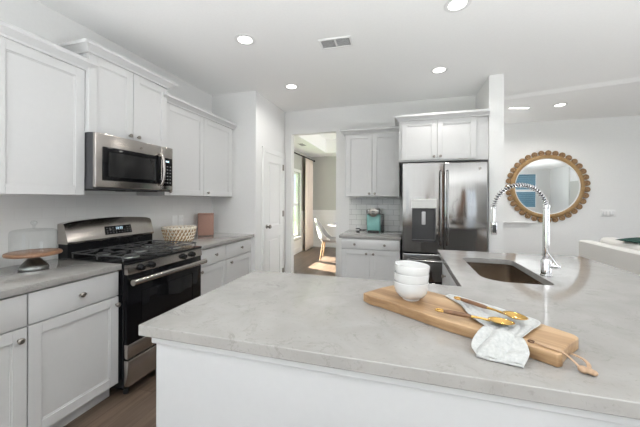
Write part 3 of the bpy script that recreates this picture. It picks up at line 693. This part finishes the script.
for o, x in ((ldo, 0.405), (rdo, 0.473)):
    MB().tube([(x, -0.066, 0.86), (x, -0.108, 0.875), (x, -0.115, 0.92), (x, -0.115, 1.62), (x, -0.108, 1.665), (x, -0.066, 1.68)], 0.0125, 14).build('handle', M_steelv, o)
fz = fdoor(0.0, W, 0.43, 0.748).build('freezer_drawer', M_steelv, fr)
MB().tube([(0.06, -0.066, 0.675), (0.06, -0.11, 0.675), (0.09, -0.116, 0.675), (W-0.09, -0.116, 0.675), (W-0.06, -0.11, 0.675), (W-0.06, -0.066, 0.675)], 0.0125, 14).build('handle', M_steelv, fz)
fz = fdoor(0.0, W, 0.07, 0.420).build('freezer_drawer', M_steelv, fr)
MB().tube([(0.06, -0.066, 0.36), (0.06, -0.11, 0.36), (0.09, -0.116, 0.36), (W-0.09, -0.116, 0.36), (W-0.06, -0.11, 0.36), (W-0.06, -0.066, 0.36)], 0.0125, 14).build('handle', M_steelv, fz)
for x in (0.06, W-0.06):
    for y in (0.04, 0.6): MB().cyl((x, y, 0), (x, y, 0.045), 0.02, 14).build('foot', M_blackplastic, fr)
for x in (0.03, W-0.03): MB().box(x-0.03, x+0.03, -0.05, 0.06, 1.7605, 1.785, 0.006, 2).build('hinge_cover', M_darkgrey, fr)

# ------------------------------------------------------------------ things on the left worktop
ck = thing('cake_stand', 'wooden cake stand on a grey metal foot, left of the range', 'cake stand', (-2.238, 1.263, 0.9145))
MB().lathe([(0, 0), (0.071, 0), (0.073, 0.006), (0.070, 0.018), (0.066, 0.021), (0.066, 0.025), (0.058, 0.034), (0.042, 0.052), (0.029, 0.068), (0.026, 0.076), (0.030, 0.083), (0.030, 0.086), (0, 0.086)], 40).build('pedestal', M_pewter, ck)
MB().lathe([(0, 0.0862), (0.120, 0.0862), (0.133, 0.090), (0.137, 0.098), (0.134, 0.107), (0.128, 0.110), (0, 0.108)], 56).build('plate', M_plate, ck)
dm = thing('glass_dome', 'clear glass dome cover sitting on the wooden cake stand', 'glass dome', (-2.238, 1.263, 1.0250))
o = MB().lathe([(0.113, 0.0), (0.113, 0.008), (0.111, 0.02), (0.111, 0.118), (0.106, 0.131), (0.09, 0.138), (0.03, 0.145), (0.0, 0.146)], 56).build('dome', M_glass, dm)
MB().lathe([(0, 0.1465), (0.008, 0.147), (0.006, 0.158), (0.010, 0.166), (0.017, 0.174), (0.017, 0.184), (0.010, 0.192), (0, 0.194)], 22).build('knob', M_glass, dm)

bk = thing('woven_basket', 'round open-weave basket in cream and tan, right of the range', 'basket', (-2.257, 2.516, 0.9145))
N = 26
def bw(t): return 0.122+(0.160-0.122)*t**0.8
strands = [MB(), MB()]
for i in range(N):
    for dirn in (1, -1):
        pts = []
        for k in range(9):
            t = k/8; a = 2*PI*(i/N)+dirn*t*0.5; r = bw(t)+0.003*dirn*math.cos(k*PI)
            pts.append((r*math.cos(a), r*math.sin(a), 0.006+t*0.135))
        strands[0 if dirn == 1 else 1].tube(pts, 0.0062, 6)
strands[0].build('weave', M_rattan_w, bk); strands[1].build('cross_weave', M_rattan, bk)
rim = MB()
for dz, ph in ((0.142, 0), (0.150, PI)):
    rim.tube([((0.161+0.004*math.cos(22*2*PI*k/176+ph))*math.cos(2*PI*k/176), (0.161+0.004*math.cos(22*2*PI*k/176+ph))*math.sin(2*PI*k/176), dz+0.003*math.sin(22*2*PI*k/176+ph)) for k in range(176)], 0.006, 8, closed=True)
rim.build('rim', M_rattan_w, bk)
MB().lathe([(0, 0.0), (0.122, 0.0), (0.124, 0.004), (0.124, 0.012), (0.118, 0.012), (0.116, 0.006), (0, 0.006)], 44).build('base', M_rattan, bk)

cn = thing('storage_canister', 'terracotta pink rectangular canister in the corner behind the basket', 'canister', (-2.36, 3.075, 0.9145), math.radians(33))
MB().box(-0.09, 0.09, -0.05, 0.05, 0, 0.245, 0.006, 3).build('body', M_clay, cn)
MB().box(-0.091, 0.091, -0.051, 0.051, 0.2455, 0.270, 0.006, 3).build('lid', M_clay, cn)

for y, lab in ((2.69, 'white wall outlet above the basket, the one nearer the range'), (2.785, 'white wall outlet above the basket, the one farther from the range')):
    ot = thing('wall_outlet', lab, 'outlet', (XL+0.0085, y, 1.115), R90, 'outlets on the tiled left wall')
    MB().box(-0.036, 0.036, -0.006, 0, -0.058, 0.058, 0.003, 2).build('cover_plate', M_wall, ot)
    for z in (-0.022, 0.022): MB().box(-0.017, 0.017, -0.008, -0.0055, z-0.014, z+0.014, 0.004, 2).build('socket', M_wall, ot)

# ------------------------------------------------------------------ things on the back worktop
kg = thing('coffee_maker', 'teal single-serve coffee maker on the worktop by the fridge', 'coffee maker', (-0.405, 4.07, 0.9145), math.radians(0))
MB().box(-0.092, 0.092, -0.06, 0.11, 0.0, 0.245, 0.022, 4).build('body', M_teal, kg)
MB().box(-0.075, 0.075, -0.115, -0.055, 0.0, 0.028, 0.008, 3).build('drip_tray', M_blackplastic, kg)
hd = MB().box(-0.088, 0.088, -0.095, 0.10, 0.2455, 0.320, 0.025, 4).build('brew_head', M_pewter, kg)
MB().lathe([(0, 0), (0.060, 0), (0.058, 0.008), (0.042, 0.013), (0, 0.013)], 30, T(0, -0.093, 0.272) @ Matrix.Rotation(PI/2, 4, 'X')).build('brew_face', M_nickel, hd)
MB().box(-0.022, 0.022, -0.110, -0.104, 0.277, 0.290, 0.003, 2).box(-0.020, 0.020, -0.110, -0.104, 0.250, 0.262, 0.003, 2).build('face_buttons', M_blackplastic, hd)
MB().tube([(-0.094, -0.02, 0.10), (-0.094, -0.02, 0.23), (-0.09, -0.02, 0.30)], 0.014, 12).tube([(0.094, -0.02, 0.10), (0.094, -0.02, 0.23), (0.09, -0.02, 0.30)], 0.014, 12).build('side_strap', M_pewter, kg)
MB().box(0.095, 0.135, -0.03, 0.10, 0, 0.25, 0.012, 3).build('water_tank', glass('tank_glass', (0.62, 0.64, 0.64)), kg)
kn = thing('scissors', 'small black scissors lying beside the teal coffee maker', 'scissors', (-0.575, 4.02, 0.9145), math.radians(8))
for s_ in (1, -1):
    mb = MB(); mb.tube([(-0.045+0.024*math.cos(2*PI*k/20), s_*0.0+0.016*math.sin(2*PI*k/20), 0.028+s_*0.018) for k in range(20)], 0.006, 8, closed=True)
    mb.tube([(-0.022, 0, 0.028+s_*0.010), (0.01, 0, 0.026), (0.075, 0, 0.024-s_*0.012)], [0.007, 0.008, 0.003], 8)
    mb.build('blade', M_blackplastic, kn)
MB().lathe([(0, 0), (0.02, 0), (0.02, 0.004), (0.01, 0.01), (0, 0.01)], 16, T(-0.04, 0, 0)).build('foot', M_blackplastic, kn)

# ------------------------------------------------------------------ things on the island
# chopping board: live-edge plank with a split grip at one end
bd = thing('chopping_board', 'long live-edge wooden chopping board on the island worktop', 'chopping board', (0.18, 1.15, 0.9145), 0)
BO = [(-0.172, 1.274), (-0.138, 1.236), (-0.076, 1.205), (0.005, 1.150), (0.055, 1.117), (0.13, 1.065), (0.217, 1.018), (0.314, 0.965), (0.388, 0.912), (0.402, 0.920), (0.412, 0.940), (0.428, 0.962), (0.445, 0.985), (0.462, 1.004), (0.497, 1.045), (0.495, 1.063), (0.43, 1.131), (0.338, 1.214), (0.27, 1.268), (0.185, 1.335), (0.109, 1.382), (0.03, 1.405), (-0.053, 1.432), (-0.10, 1.38)]
BA = math.atan2(1.03-1.35, 0.44+0.11)
pts = [((x-0.18)*math.cos(-BA)-(y-1.15)*math.sin(-BA), (x-0.18)*math.sin(-BA)+(y-1.15)*math.cos(-BA)) for x, y in BO]
bd.rotation_euler = (0, 0, BA)
mb = MB().prism(pts, 0, 0.036)
o = mb.build('plank', M_board, bd); md = o.modifiers.new('edge', 'BEVEL'); md.width = 0.004; md.segments = 3; md.limit_method = 'ANGLE'
def to_b(x, y, z): return ((x-0.18)*math.cos(-BA)-(y-1.15)*math.sin(-BA), (x-0.18)*math.sin(-BA)+(y-1.15)*math.cos(-BA), z)
def ribbon(path, wid, thick, name, material, parent, conv=None):
    mb = MB(); P = [Vector(conv(*p) if conv else p) for p in path]; V = []
    for i, p in enumerate(P):
        t = (P[min(i+1, len(P)-1)]-P[max(i-1, 0)]); t.z = 0; t.normalize(); n = Vector((-t.y, t.x, 0))*wid/2
        V.append([mb.bm.verts.new(q) for q in (p+n, p-n, p-n+Vector((0, 0, thick)), p+n+Vector((0, 0, thick)))])
    for A, B in zip(V, V[1:]):
        for j in range(4): mb.bm.faces.new((A[j], A[(j+1) % 4], B[(j+1) % 4], B[j]))
    mb.bm.faces.new(V[0]); mb.bm.faces.new(V[-1][::-1])
    o = subsurf(mb.build(name, material, parent), 1); return o
ribbon([(0.352, 0.970, 0.0362), (0.372, 0.950, 0.0365), (0.398, 0.930, 0.0370), (0.410, 0.925, 0.034), (0.425, 0.918, 0.020), (0.434, 0.910, 0.010), (0.442, 0.904, 0.006), (0.450, 0.900, 0.003)], 0.013, 0.004, 'leather_strap', M_leather, bd, to_b)
MB().tube([to_b(0.350+0.007*math.cos(a), 0.972+0.007*math.sin(a), 0.0365) for a in [2*PI*k/14 for k in range(14)]], 0.0028, 6, closed=True).build('strap_hole', M_leather_d, bd)
ribbon([(0.440, 0.978, 0.014), (0.458, 0.965, 0.013), (0.466, 0.945, 0.012), (0.462, 0.922, 0.011), (0.452, 0.906, 0.010)], 0.011, 0.004, 'leather_strap', M_leather, bd, to_b)
kt = MB()
for q in ((0.440, 0.905, 0.009, 0.010), (0.450, 0.899, 0.010, 0.009), (0.457, 0.897, 0.008, 0.008)): kt.ball(to_b(*q[:3]), q[3], (1.2, 1, 0.9), 12)
kt.build('strap_knot', M_leather, bd)

# three nested bowls
def bowl_mb():
    return MB().lathe([(0, 0.003), (0.028, 0.003), (0.030, 0), (0.034, 0), (0.034, 0.006), (0.050, 0.014), (0.062, 0.030), (0.0675, 0.052), (0.0690, 0.072), (0.0680, 0.0735), (0.0660, 0.072), (0.0645, 0.052), (0.059, 0.032), (0.048, 0.018), (0.030, 0.010), (0, 0.009)], 48)
labs = ('white ceramic bowl at the bottom of the stack on the chopping board', 'white ceramic bowl in the middle of the stack on the board', 'white ceramic bowl, topmost of the stack on the board')
b0 = None
for i, lab in enumerate(labs):
    if b0 is None: b0 = bowl_mb().build('bowl', M_ceramic); o = b0
    else: o = b0.copy(); COL.objects.link(o)
    o.location = (0.026, 1.255, 0.951+i*0.0340); o.rotation_euler = (0, math.radians((0, 1, 3.5)[i]), 0)
    tag(o, lab, 'bowl', 'stack of white bowls')

# linen napkin draped over the board and down its front edge
def cr_(P, t):
    n = len(P)-1; q = min(max(t, 0)*n, n-1e-6); i = int(q); u = q-i
    p0, p1, p2, p3 = [Vector(P[max(0, min(n, k))]) for k in (i-1, i, i+1, i+2)]
    return 0.5*((2*p1)+(p2-p0)*u+(2*p0-5*p1+4*p2-p3)*u*u+(3*p1-p0-3*p2+p3)*u**3)
ZB = 0.9535
rows_a = [  # strip lying on the board, far edge and near edge
    [(0.165, 1.318, ZB), (0.205, 1.225, ZB), (0.212, 1.150, ZB), (0.222, 1.085, ZB), (0.245, 1.030, ZB), (0.232, 1.005, ZB)],
    [(0.178, 1.328, ZB+0.004), (0.232, 1.240, ZB+0.006), (0.265, 1.165, ZB+0.005), (0.285, 1.110, ZB+0.006), (0.295, 1.045, ZB+0.005), (0.262, 0.990, ZB+0.002)],
    [(0.190, 1.335, ZB+0.002), (0.258, 1.262, ZB+0.003), (0.320, 1.195, ZB+0.003), (0.345, 1.125, ZB+0.004), (0.345, 1.050, ZB+0.003), (0.300, 0.975, ZB)],
    [(0.200, 1.340, ZB), (0.285, 1.262, ZB), (0.370, 1.185, ZB), (0.425, 1.115, ZB), (0.372, 1.035, ZB), (0.318, 0.965, ZB)]]
def surf(rows, u, v): return cr_([cr_(r, v) for r in rows], u)
def fold(p, u, v, amp, f=5.0, ph=0.0):
    return p+Vector((0, 0, amp*abs(math.sin(PI*u*f+2.2*v+ph))*(0.4+0.6*math.sin(PI*min(1, max(0, v))))))
nk = thing('napkin', 'crumpled white linen napkin draped over the chopping board', 'napkin', (0, 0, 0))
o = MB().grid(lambda u, v: fold(surf(rows_a, u, v), u, v, 0.006), 36, 60).build('cloth', M_linen, nk); solidify(o, 0.0016, 1)
ZC = 0.9165
rows_b = [
    [(0.232, 1.010, ZB+0.003), (0.228, 0.992, ZB+0.002), (0.212, 0.978, ZC+0.022), (0.196, 0.965, ZC+0.004), (0.187, 0.935, ZC+0.004), (0.196, 0.912, ZC)],
    [(0.258, 1.000, ZB+0.008), (0.250, 0.980, ZB+0.006), (0.243, 0.962, ZC+0.032), (0.232, 0.945, ZC+0.020), (0.225, 0.918, ZC+0.014), (0.230, 0.900, ZC)],
    [(0.285, 0.990, ZB+0.006), (0.278, 0.968, ZB+0.006), (0.276, 0.948, ZC+0.034), (0.272, 0.930, ZC+0.016), (0.268, 0.908, ZC+0.012), (0.268, 0.893, ZC)],
    [(0.318, 0.972, ZB+0.003), (0.322, 0.952, ZB+0.001), (0.326, 0.935, ZC+0.022), (0.326, 0.918, ZC+0.006), (0.315, 0.900, ZC+0.004), (0.302, 0.886, ZC)]]
o = MB().grid(lambda u, v: fold(surf(rows_b, u, v), u, v, 0.020, 2.0, 0.5), 36, 40).build('hanging_end', M_linen, nk); solidify(o, 0.0016, 1)
hem = MB().tube([cr_([cr_(r, 1.0) for r in rows_b], i/30)+Vector((0, 0, 0.003)) for i in range(31)], 0.004, 8); hem.build('hem', M_linen, nk)

# two serving spoons
def spoon(label, p0, p1, zs, bl, bwid):
    p0 = Vector(p0); p1 = Vector(p1); L = (p1-p0).length; a = math.atan2(p1.y-p0.y, p1.x-p0.x)
    t = thing('serving_spoon', label, 'spoon', (p0.x, p0.y, zs), a, 'serving spoons on the napkin')
    hl = L-bl
    MB().tube([(0.026, 0, 0.004), (0.05, 0, 0.005), (hl*0.62, 0, 0.006), (hl*0.70, 0, 0.006)], [0.0056, 0.0078, 0.0070, 0.0050], 12).build('handle', M_walnut, t)
    MB().tube([(0.013+0.014*math.cos(2*PI*k/22), 0.0105*math.sin(2*PI*k/22), 0.004) for k in range(22)], 0.0032, 8, closed=True).build('hanging_ring', M_gold, t)
    MB().tube([(hl*0.69, 0, 0.006), (hl*0.85, 0, 0.007), (hl+0.006, 0, 0.006)], [0.0048, 0.0035, 0.0042], 10).build('neck', M_gold, t)
    mb = MB()
    def f(u, v):
        r = v; th = 2*PI*u; x = r*math.cos(th)*bl/2; y = r*math.sin(th)*bwid/2*(1-0.12*math.cos(th))
        return Vector((hl+bl/2+x, y, 0.0015+0.012*r*r))
    mb.grid(f, 36, 8); bmesh.ops.remove_doubles(mb.bm, verts=mb.bm.verts[:], dist=1e-5)
    o = mb.build('bowl', M_gold, t); solidify(o, 0.0012, 1)
    return t
spoon('gold serving spoon nearer the camera, its ring end resting on bare board', (0.107, 1.106), (0.326, 1.026), 0.9650, 0.072, 0.048)
spoon('gold serving spoon farther from the camera, lying wholly on the napkin', (0.190, 1.238), (0.368, 1.050), 0.9735, 0.074, 0.050)

# ------------------------------------------------------------------ mirror on the far wall
mr = thing('round_mirror', 'round wall mirror in a beaded wooden frame', 'mirror', (2.335, YM-0.002, 1.595))
RX = Matrix.Rotation(PI/2, 4, 'X')
MB().lathe([(0.475, 0.0), (0.475, 0.020), (0.485, 0.032), (0.505, 0.040), (0.530, 0.036), (0.545, 0.022), (0.548, 0.0)], 96, RX).build('frame', M_frame, mr)
MB().lathe([(0.466, 0.012), (0.466, 0.026), (0.478, 0.028), (0.478, 0.012)], 96, RX).build('inner_bead', M_trim, mr)
MB().lathe([(0, 0.012), (0.4665, 0.012), (0.4665, 0.016), (0, 0.016)], 96, RX).build('mirror_glass', M_mirror, mr)
bead = None
for i in range(35):
    a = 2*PI*(i+0.5)/35
    if bead is None:
        mb = MB(); mb.lathe([(0, 0), (0.040, 0), (0.045, 0.006), (0.046, 0.014), (0.040, 0.024), (0.030, 0.026), (0.024, 0.021), (0.020, 0.021), (0.014, 0.029), (0, 0.031)], 22, RX); bead = mb.build('bead', M_bead, mr); o = bead
    else: o = bead.copy(); COL.objects.link(o)
    o.location = (0.578*math.cos(a), -0.004, 0.578*math.sin(a))

sp = thing('switch_plate', 'white wide light switch plate on the wall right of the mirror', 'switch plate', (3.20, YM-0.0005, 1.15))
MB().box(-0.105, 0.105, -0.007, 0, -0.058, 0.058, 0.003, 2).build('cover_plate', M_trim, sp)
for x in (-0.065, -0.0215, 0.0215, 0.065): MB().box(x-0.016, x+0.016, -0.010, -0.0065, -0.033, 0.033, 0.002, 2).build('rocker', M_ceramic, sp)

# ------------------------------------------------------------------ sofa and pillow behind the island
sf = thing('sofa', 'white upholstered sofa with its back to the island', 'sofa', (2.35, 3.0, 0), 0)
def soft(mb, name, parent, lv=1): return mb.build(name, M_fabric, parent)
MB().box(0.196, 0.95, 0.185, 1.745, 0.10, 0.42, 0.03, 4).build('base', M_fabric, sf)
MB().prism([(0.0, 0.10), (0.19, 0.10), (0.16, 0.79), (0.14, 0.805), (0.02, 0.805), (0.0, 0.79)], 0.0, 1.945, 'Y').build('back', M_fabric, sf)
for y0, y1 in ((-0.0, 0.18), (1.75, 1.93)): MB().box(0.192, 0.95, y0, y1, 0.10, 0.60, 0.04, 4).build('arm', M_fabric, sf)
for y0, y1 in ((0.19, 0.95), (0.97, 1.745)):
    MB().box(0.20, 0.97, y0, y1, 0.425, 0.58, 0.05, 4).build('seat_cushion', M_fabric, sf)
    o = MB().box(0.195, 0.40, y0, y1+(0.16 if y1 > 1 else 0), 0.585, 0.865, 0.06, 5).build('back_cushion', M_fabric, sf)
for x in (0.06, 0.9):
    for y in (0.06, 1.87): MB().cyl((x, y, 0), (x, y, 0.10), 0.022, 14, 0.03).build('leg', M_walnut, sf)
pl = MB()
def pf(sgn):
    def f(u, v):
        a, b = 2*u-1, 2*v-1; k = (1-abs(a)**2.5)*(1-abs(b)**2.5); q = 1-0.06*(1-abs(a*b))
        return Vector((0.16*a*q, sgn*0.022*max(k, 0)**0.5, 0.14*b*q))
    return f
pl.grid(pf(1), 16, 16).grid(pf(-1), 16, 16); bmesh.ops.remove_doubles(pl.bm, verts=pl.bm.verts[:], dist=1e-5)
o = pl.build('throw_pillow', M_greenfab); o.location = (2.67, 4.36, 0.892); o.rotation_euler = (math.radians(90), math.radians(-4), math.radians(20))
tag(o, 'dark green throw pillow lying on top of the white sofa back', 'pillow')

# ------------------------------------------------------------------ ceiling lights and vent
def downlight(label, x, y, watts, z=CZ):
    t = thing('ceiling_light', label, 'ceiling light', (x, y, z), 0, 'recessed ceiling lights')
    MB().lathe([(0.058, 0.0), (0.088, 0.0), (0.090, -0.003), (0.084, -0.006), (0.062, -0.005), (0.058, -0.003)], 40).build('trim_ring', M_trim, t)
    MB().lathe([(0, -0.001), (0.061, -0.001), (0.061, -0.004), (0, -0.005)], 40).build('lens', M_lamp, t)
    l = light('bulb', 'AREA', (0, 0, -0.02), watts, (1, 0.97, 0.93), None, 0.12, 0.12); l.data.shape = 'DISK'; l.parent = t; l.data.spread = math.radians(150)
    return t
downlight('recessed ceiling light over the range, left of the ceiling vent', -1.34, 2.26, 5)
downlight('recessed ceiling light near the pantry door, farther left one', -1.34, 3.35, 5)
downlight('recessed ceiling light in front of the fridge cabinets', 0.35, 3.35, 5)
downlight('recessed ceiling light at the top edge of the photo, over the island', 0.355, 2.262, 5)
downlight('recessed ceiling light over the living area, above right of the mirror', 2.124, 4.953, 12, CZ-0.0265)
lt = thing('linear_light', 'slim long ceiling light beside the wing wall, above the mirror', 'ceiling light', (1.606, 4.924, CZ-0.0265), yaw)
MB().box(-0.145, 0.145, -0.030, 0.030, -0.012, 0.0, 0.005, 3).build('housing', M_trim, lt)
MB().box(-0.135, 0.135, -0.022, 0.022, -0.015, -0.0125, 0.001, 1).build('lens', M_lamp, lt)
vt = thing('ceiling_vent', 'white rectangular air vent in the kitchen ceiling', 'vent', (-0.59, 2.52, CZ), math.radians(2))
MB().box(-0.145, 0.145, 0.062, 0.082, -0.010, 0, 0.003, 1).box(-0.145, 0.145, -0.082, -0.062, -0.010, 0, 0.003, 1).box(-0.145, -0.125, -0.062, 0.062, -0.010, 0, 0.003, 1).box(0.125, 0.145, -0.062, 0.062, -0.010, 0, 0.003, 1).box(-0.008, 0.008, -0.062, 0.062, -0.010, 0, 0.002, 1).build('frame', M_trim, vt)
MB().box(-0.125, 0.125, -0.062, 0.062, -0.0015, -0.0005).build('duct', mat('duct_grey', (0.25, 0.25, 0.25), 0.6), vt)
lv = MB()
for x0, x1 in ((-0.124, -0.009), (0.009, 0.124)):
    for k in range(9): lv.box(x0, x1, -0.005, 0.005, -0.0006, 0.0006, mtx=T(0, -0.055+k*0.01375, -0.006) @ Matrix.Rotation(math.radians(35), 4, 'X'))
lv.build('louvers', M_trim, vt)

# ------------------------------------------------------------------ dining room
dc = thing('dining_chair', 'pale upholstered dining chair with wooden legs by the white table', 'chair', (-1.64, 6.55, 0), math.radians(6))
# faces +X towards the table; curved shell back
def shell(u, v):
    # u: around the back, v: bottom to top
    a = (u-0.5)*PI*1.05; r = 0.235+0.03*v; h = 0.46+v*(0.46*(0.07+0.93*max(0.0, math.cos(a*0.92))**1.3))
    return Vector((-r*math.cos(a)*1.05-0.08*v, r*math.sin(a), h))
o = MB().grid(shell, 28, 10).build('backrest', M_fabric, dc); solidify(o, 0.035, 0)
o = MB().grid(lambda u, v: shell(u*0.96+0.02, v*0.96+0.02)*1.0+Vector((0.022*math.cos((u-0.5)*PI), -0.022*math.sin((u-0.5)*PI), 0)), 28, 10).build('inner_padding', M_greyfab, dc); solidify(o, 0.006, 0)
MB().lathe([(0, 0.40), (0.20, 0.40), (0.235, 0.42), (0.24, 0.45), (0.22, 0.475), (0, 0.48)], 36).build('seat', M_greyfab, dc)
for sx in (-1, 1):
    for sy in (-1, 1): MB().tube([(sx*0.15, sy*0.14, 0.41), (sx*0.215, sy*0.205, 0.0)], [0.02, 0.012], 12).build('leg', M_oak, dc)
MB().tube([(-0.18, -0.17, 0.2), (-0.18, 0.17, 0.2)], 0.008, 8).tube([(0.18, -0.17, 0.2), (0.18, 0.17, 0.2)], 0.008, 8).build('stretcher', M_oak, dc)
tb = thing('dining_table', 'round white pedestal dining table seen through the doorway', 'table', (-1.29, 7.06, 0))
MB().lathe([(0, 0.725), (0.50, 0.725), (0.545, 0.735), (0.55, 0.745), (0.545, 0.755), (0, 0.755)], 56).build('table_top', M_ceramic, tb)
MB().lathe([(0, 0), (0.26, 0), (0.26, 0.02), (0.10, 0.05), (0.045, 0.15), (0.04, 0.5), (0.08, 0.70), (0.12, 0.7245), (0, 0.7245)], 36).build('pedestal', M_ceramic, tb)
# curtain and rod
cu = MB()
def cf(u, v):
    y = 7.27+0.60*u; amp = 0.035*(0.6+0.4*(1-v)); return Vector((DX0+0.11+amp*math.sin(u*2*PI*5.5)+0.006*math.sin(9*v+u*20), y, 0.02+2.43*v))
cu.grid(cf, 110, 14)
o = cu.build('curtain', M_curtain); solidify(o, 0.003, 0); tag(o, 'blush white curtain panel beside the dining room window', 'curtain')
rd = thing('curtain_rod', 'black curtain rod above the dining room window', 'curtain rod', (DX0+0.11, 5.4, 2.47))
MB().tube([(0, 0, 0), (0, 2.62, 0)], 0.018, 12).build('rod', M_black, rd)
MB().ball((0, 2.64, 0), 0.030).build('finial', M_black, rd); MB().ball((0, -0.02, 0), 0.030).build('finial', M_black, rd)
for y in (0.15, 2.52): MB().tube([(-0.108, y, 0), (0, y, 0)], 0.008, 8).lathe([(0, 0), (0.022, 0), (0.022, 0.006), (0, 0.006)], 14, T(-0.109, y, 0) @ Matrix.Rotation(PI/2, 4, 'Y')).build('bracket', M_black, rd)
vt2 = thing('ceiling_vent', 'white air vent in the dining room ceiling beyond the doorway', 'vent', (-2.22, 6.2, DZ))
MB().box(-0.07, 0.07, -0.15, 0.15, -0.008, 0, 0.003, 1).build('frame', M_trim, vt2)
lv = MB()
for k in range(6): lv.box(-0.05+k*0.018, -0.040+k*0.018, -0.13, 0.13, -0.0095, -0.0082)
lv.build('louvers', M_darkgrey, vt2)

# ------------------------------------------------------------------ outside the dining window
gr = struct('floor_lawn', MB().box(-60, -2.75, -30, 60, -0.5, -0.3), M_grass)
def tree(label, x, y, h, r, seed):
    rnd = random.Random(seed)
    t = thing('tree', label, 'tree', (x, y, -0.3), 0, 'trees beyond the lawn')
    MB().tube([(0, 0, 0), (0.05, 0.02, h*0.3), (-0.03, 0.05, h*0.6), (0.02, 0, h*0.85)], [0.16, 0.12, 0.08, 0.03], 10).build('trunk', M_bark, t)
    c = MB()
    for k in range(260):
        a = rnd.uniform(0, 2*PI); z = rnd.uniform(0.35, 1.0)*h; q = r*math.sin(PI*min(1, max(0.05, (z/h-0.28)/0.75)))*math.sqrt(rnd.uniform(0.1, 1)); s_ = rnd.uniform(0.16, 0.36)
        res = bmesh.ops.create_icosphere(c.bm, subdivisions=1, radius=s_*r*0.35)
        for v in res['verts']: v.co *= rnd.uniform(0.7, 1.3)
        bmesh.ops.translate(c.bm, vec=(q*math.cos(a), q*math.sin(a), z), verts=res['verts'])
    c.build('crown', M_leaf, t, False)
tree('dark green tree seen through the upper dining room window', -14.5, 25.0, 4.6, 1.5, 3)
tree('lower dark green tree seen through the dining room window, left of the other', -13.5, 21.0, 2.6, 1.6, 5)
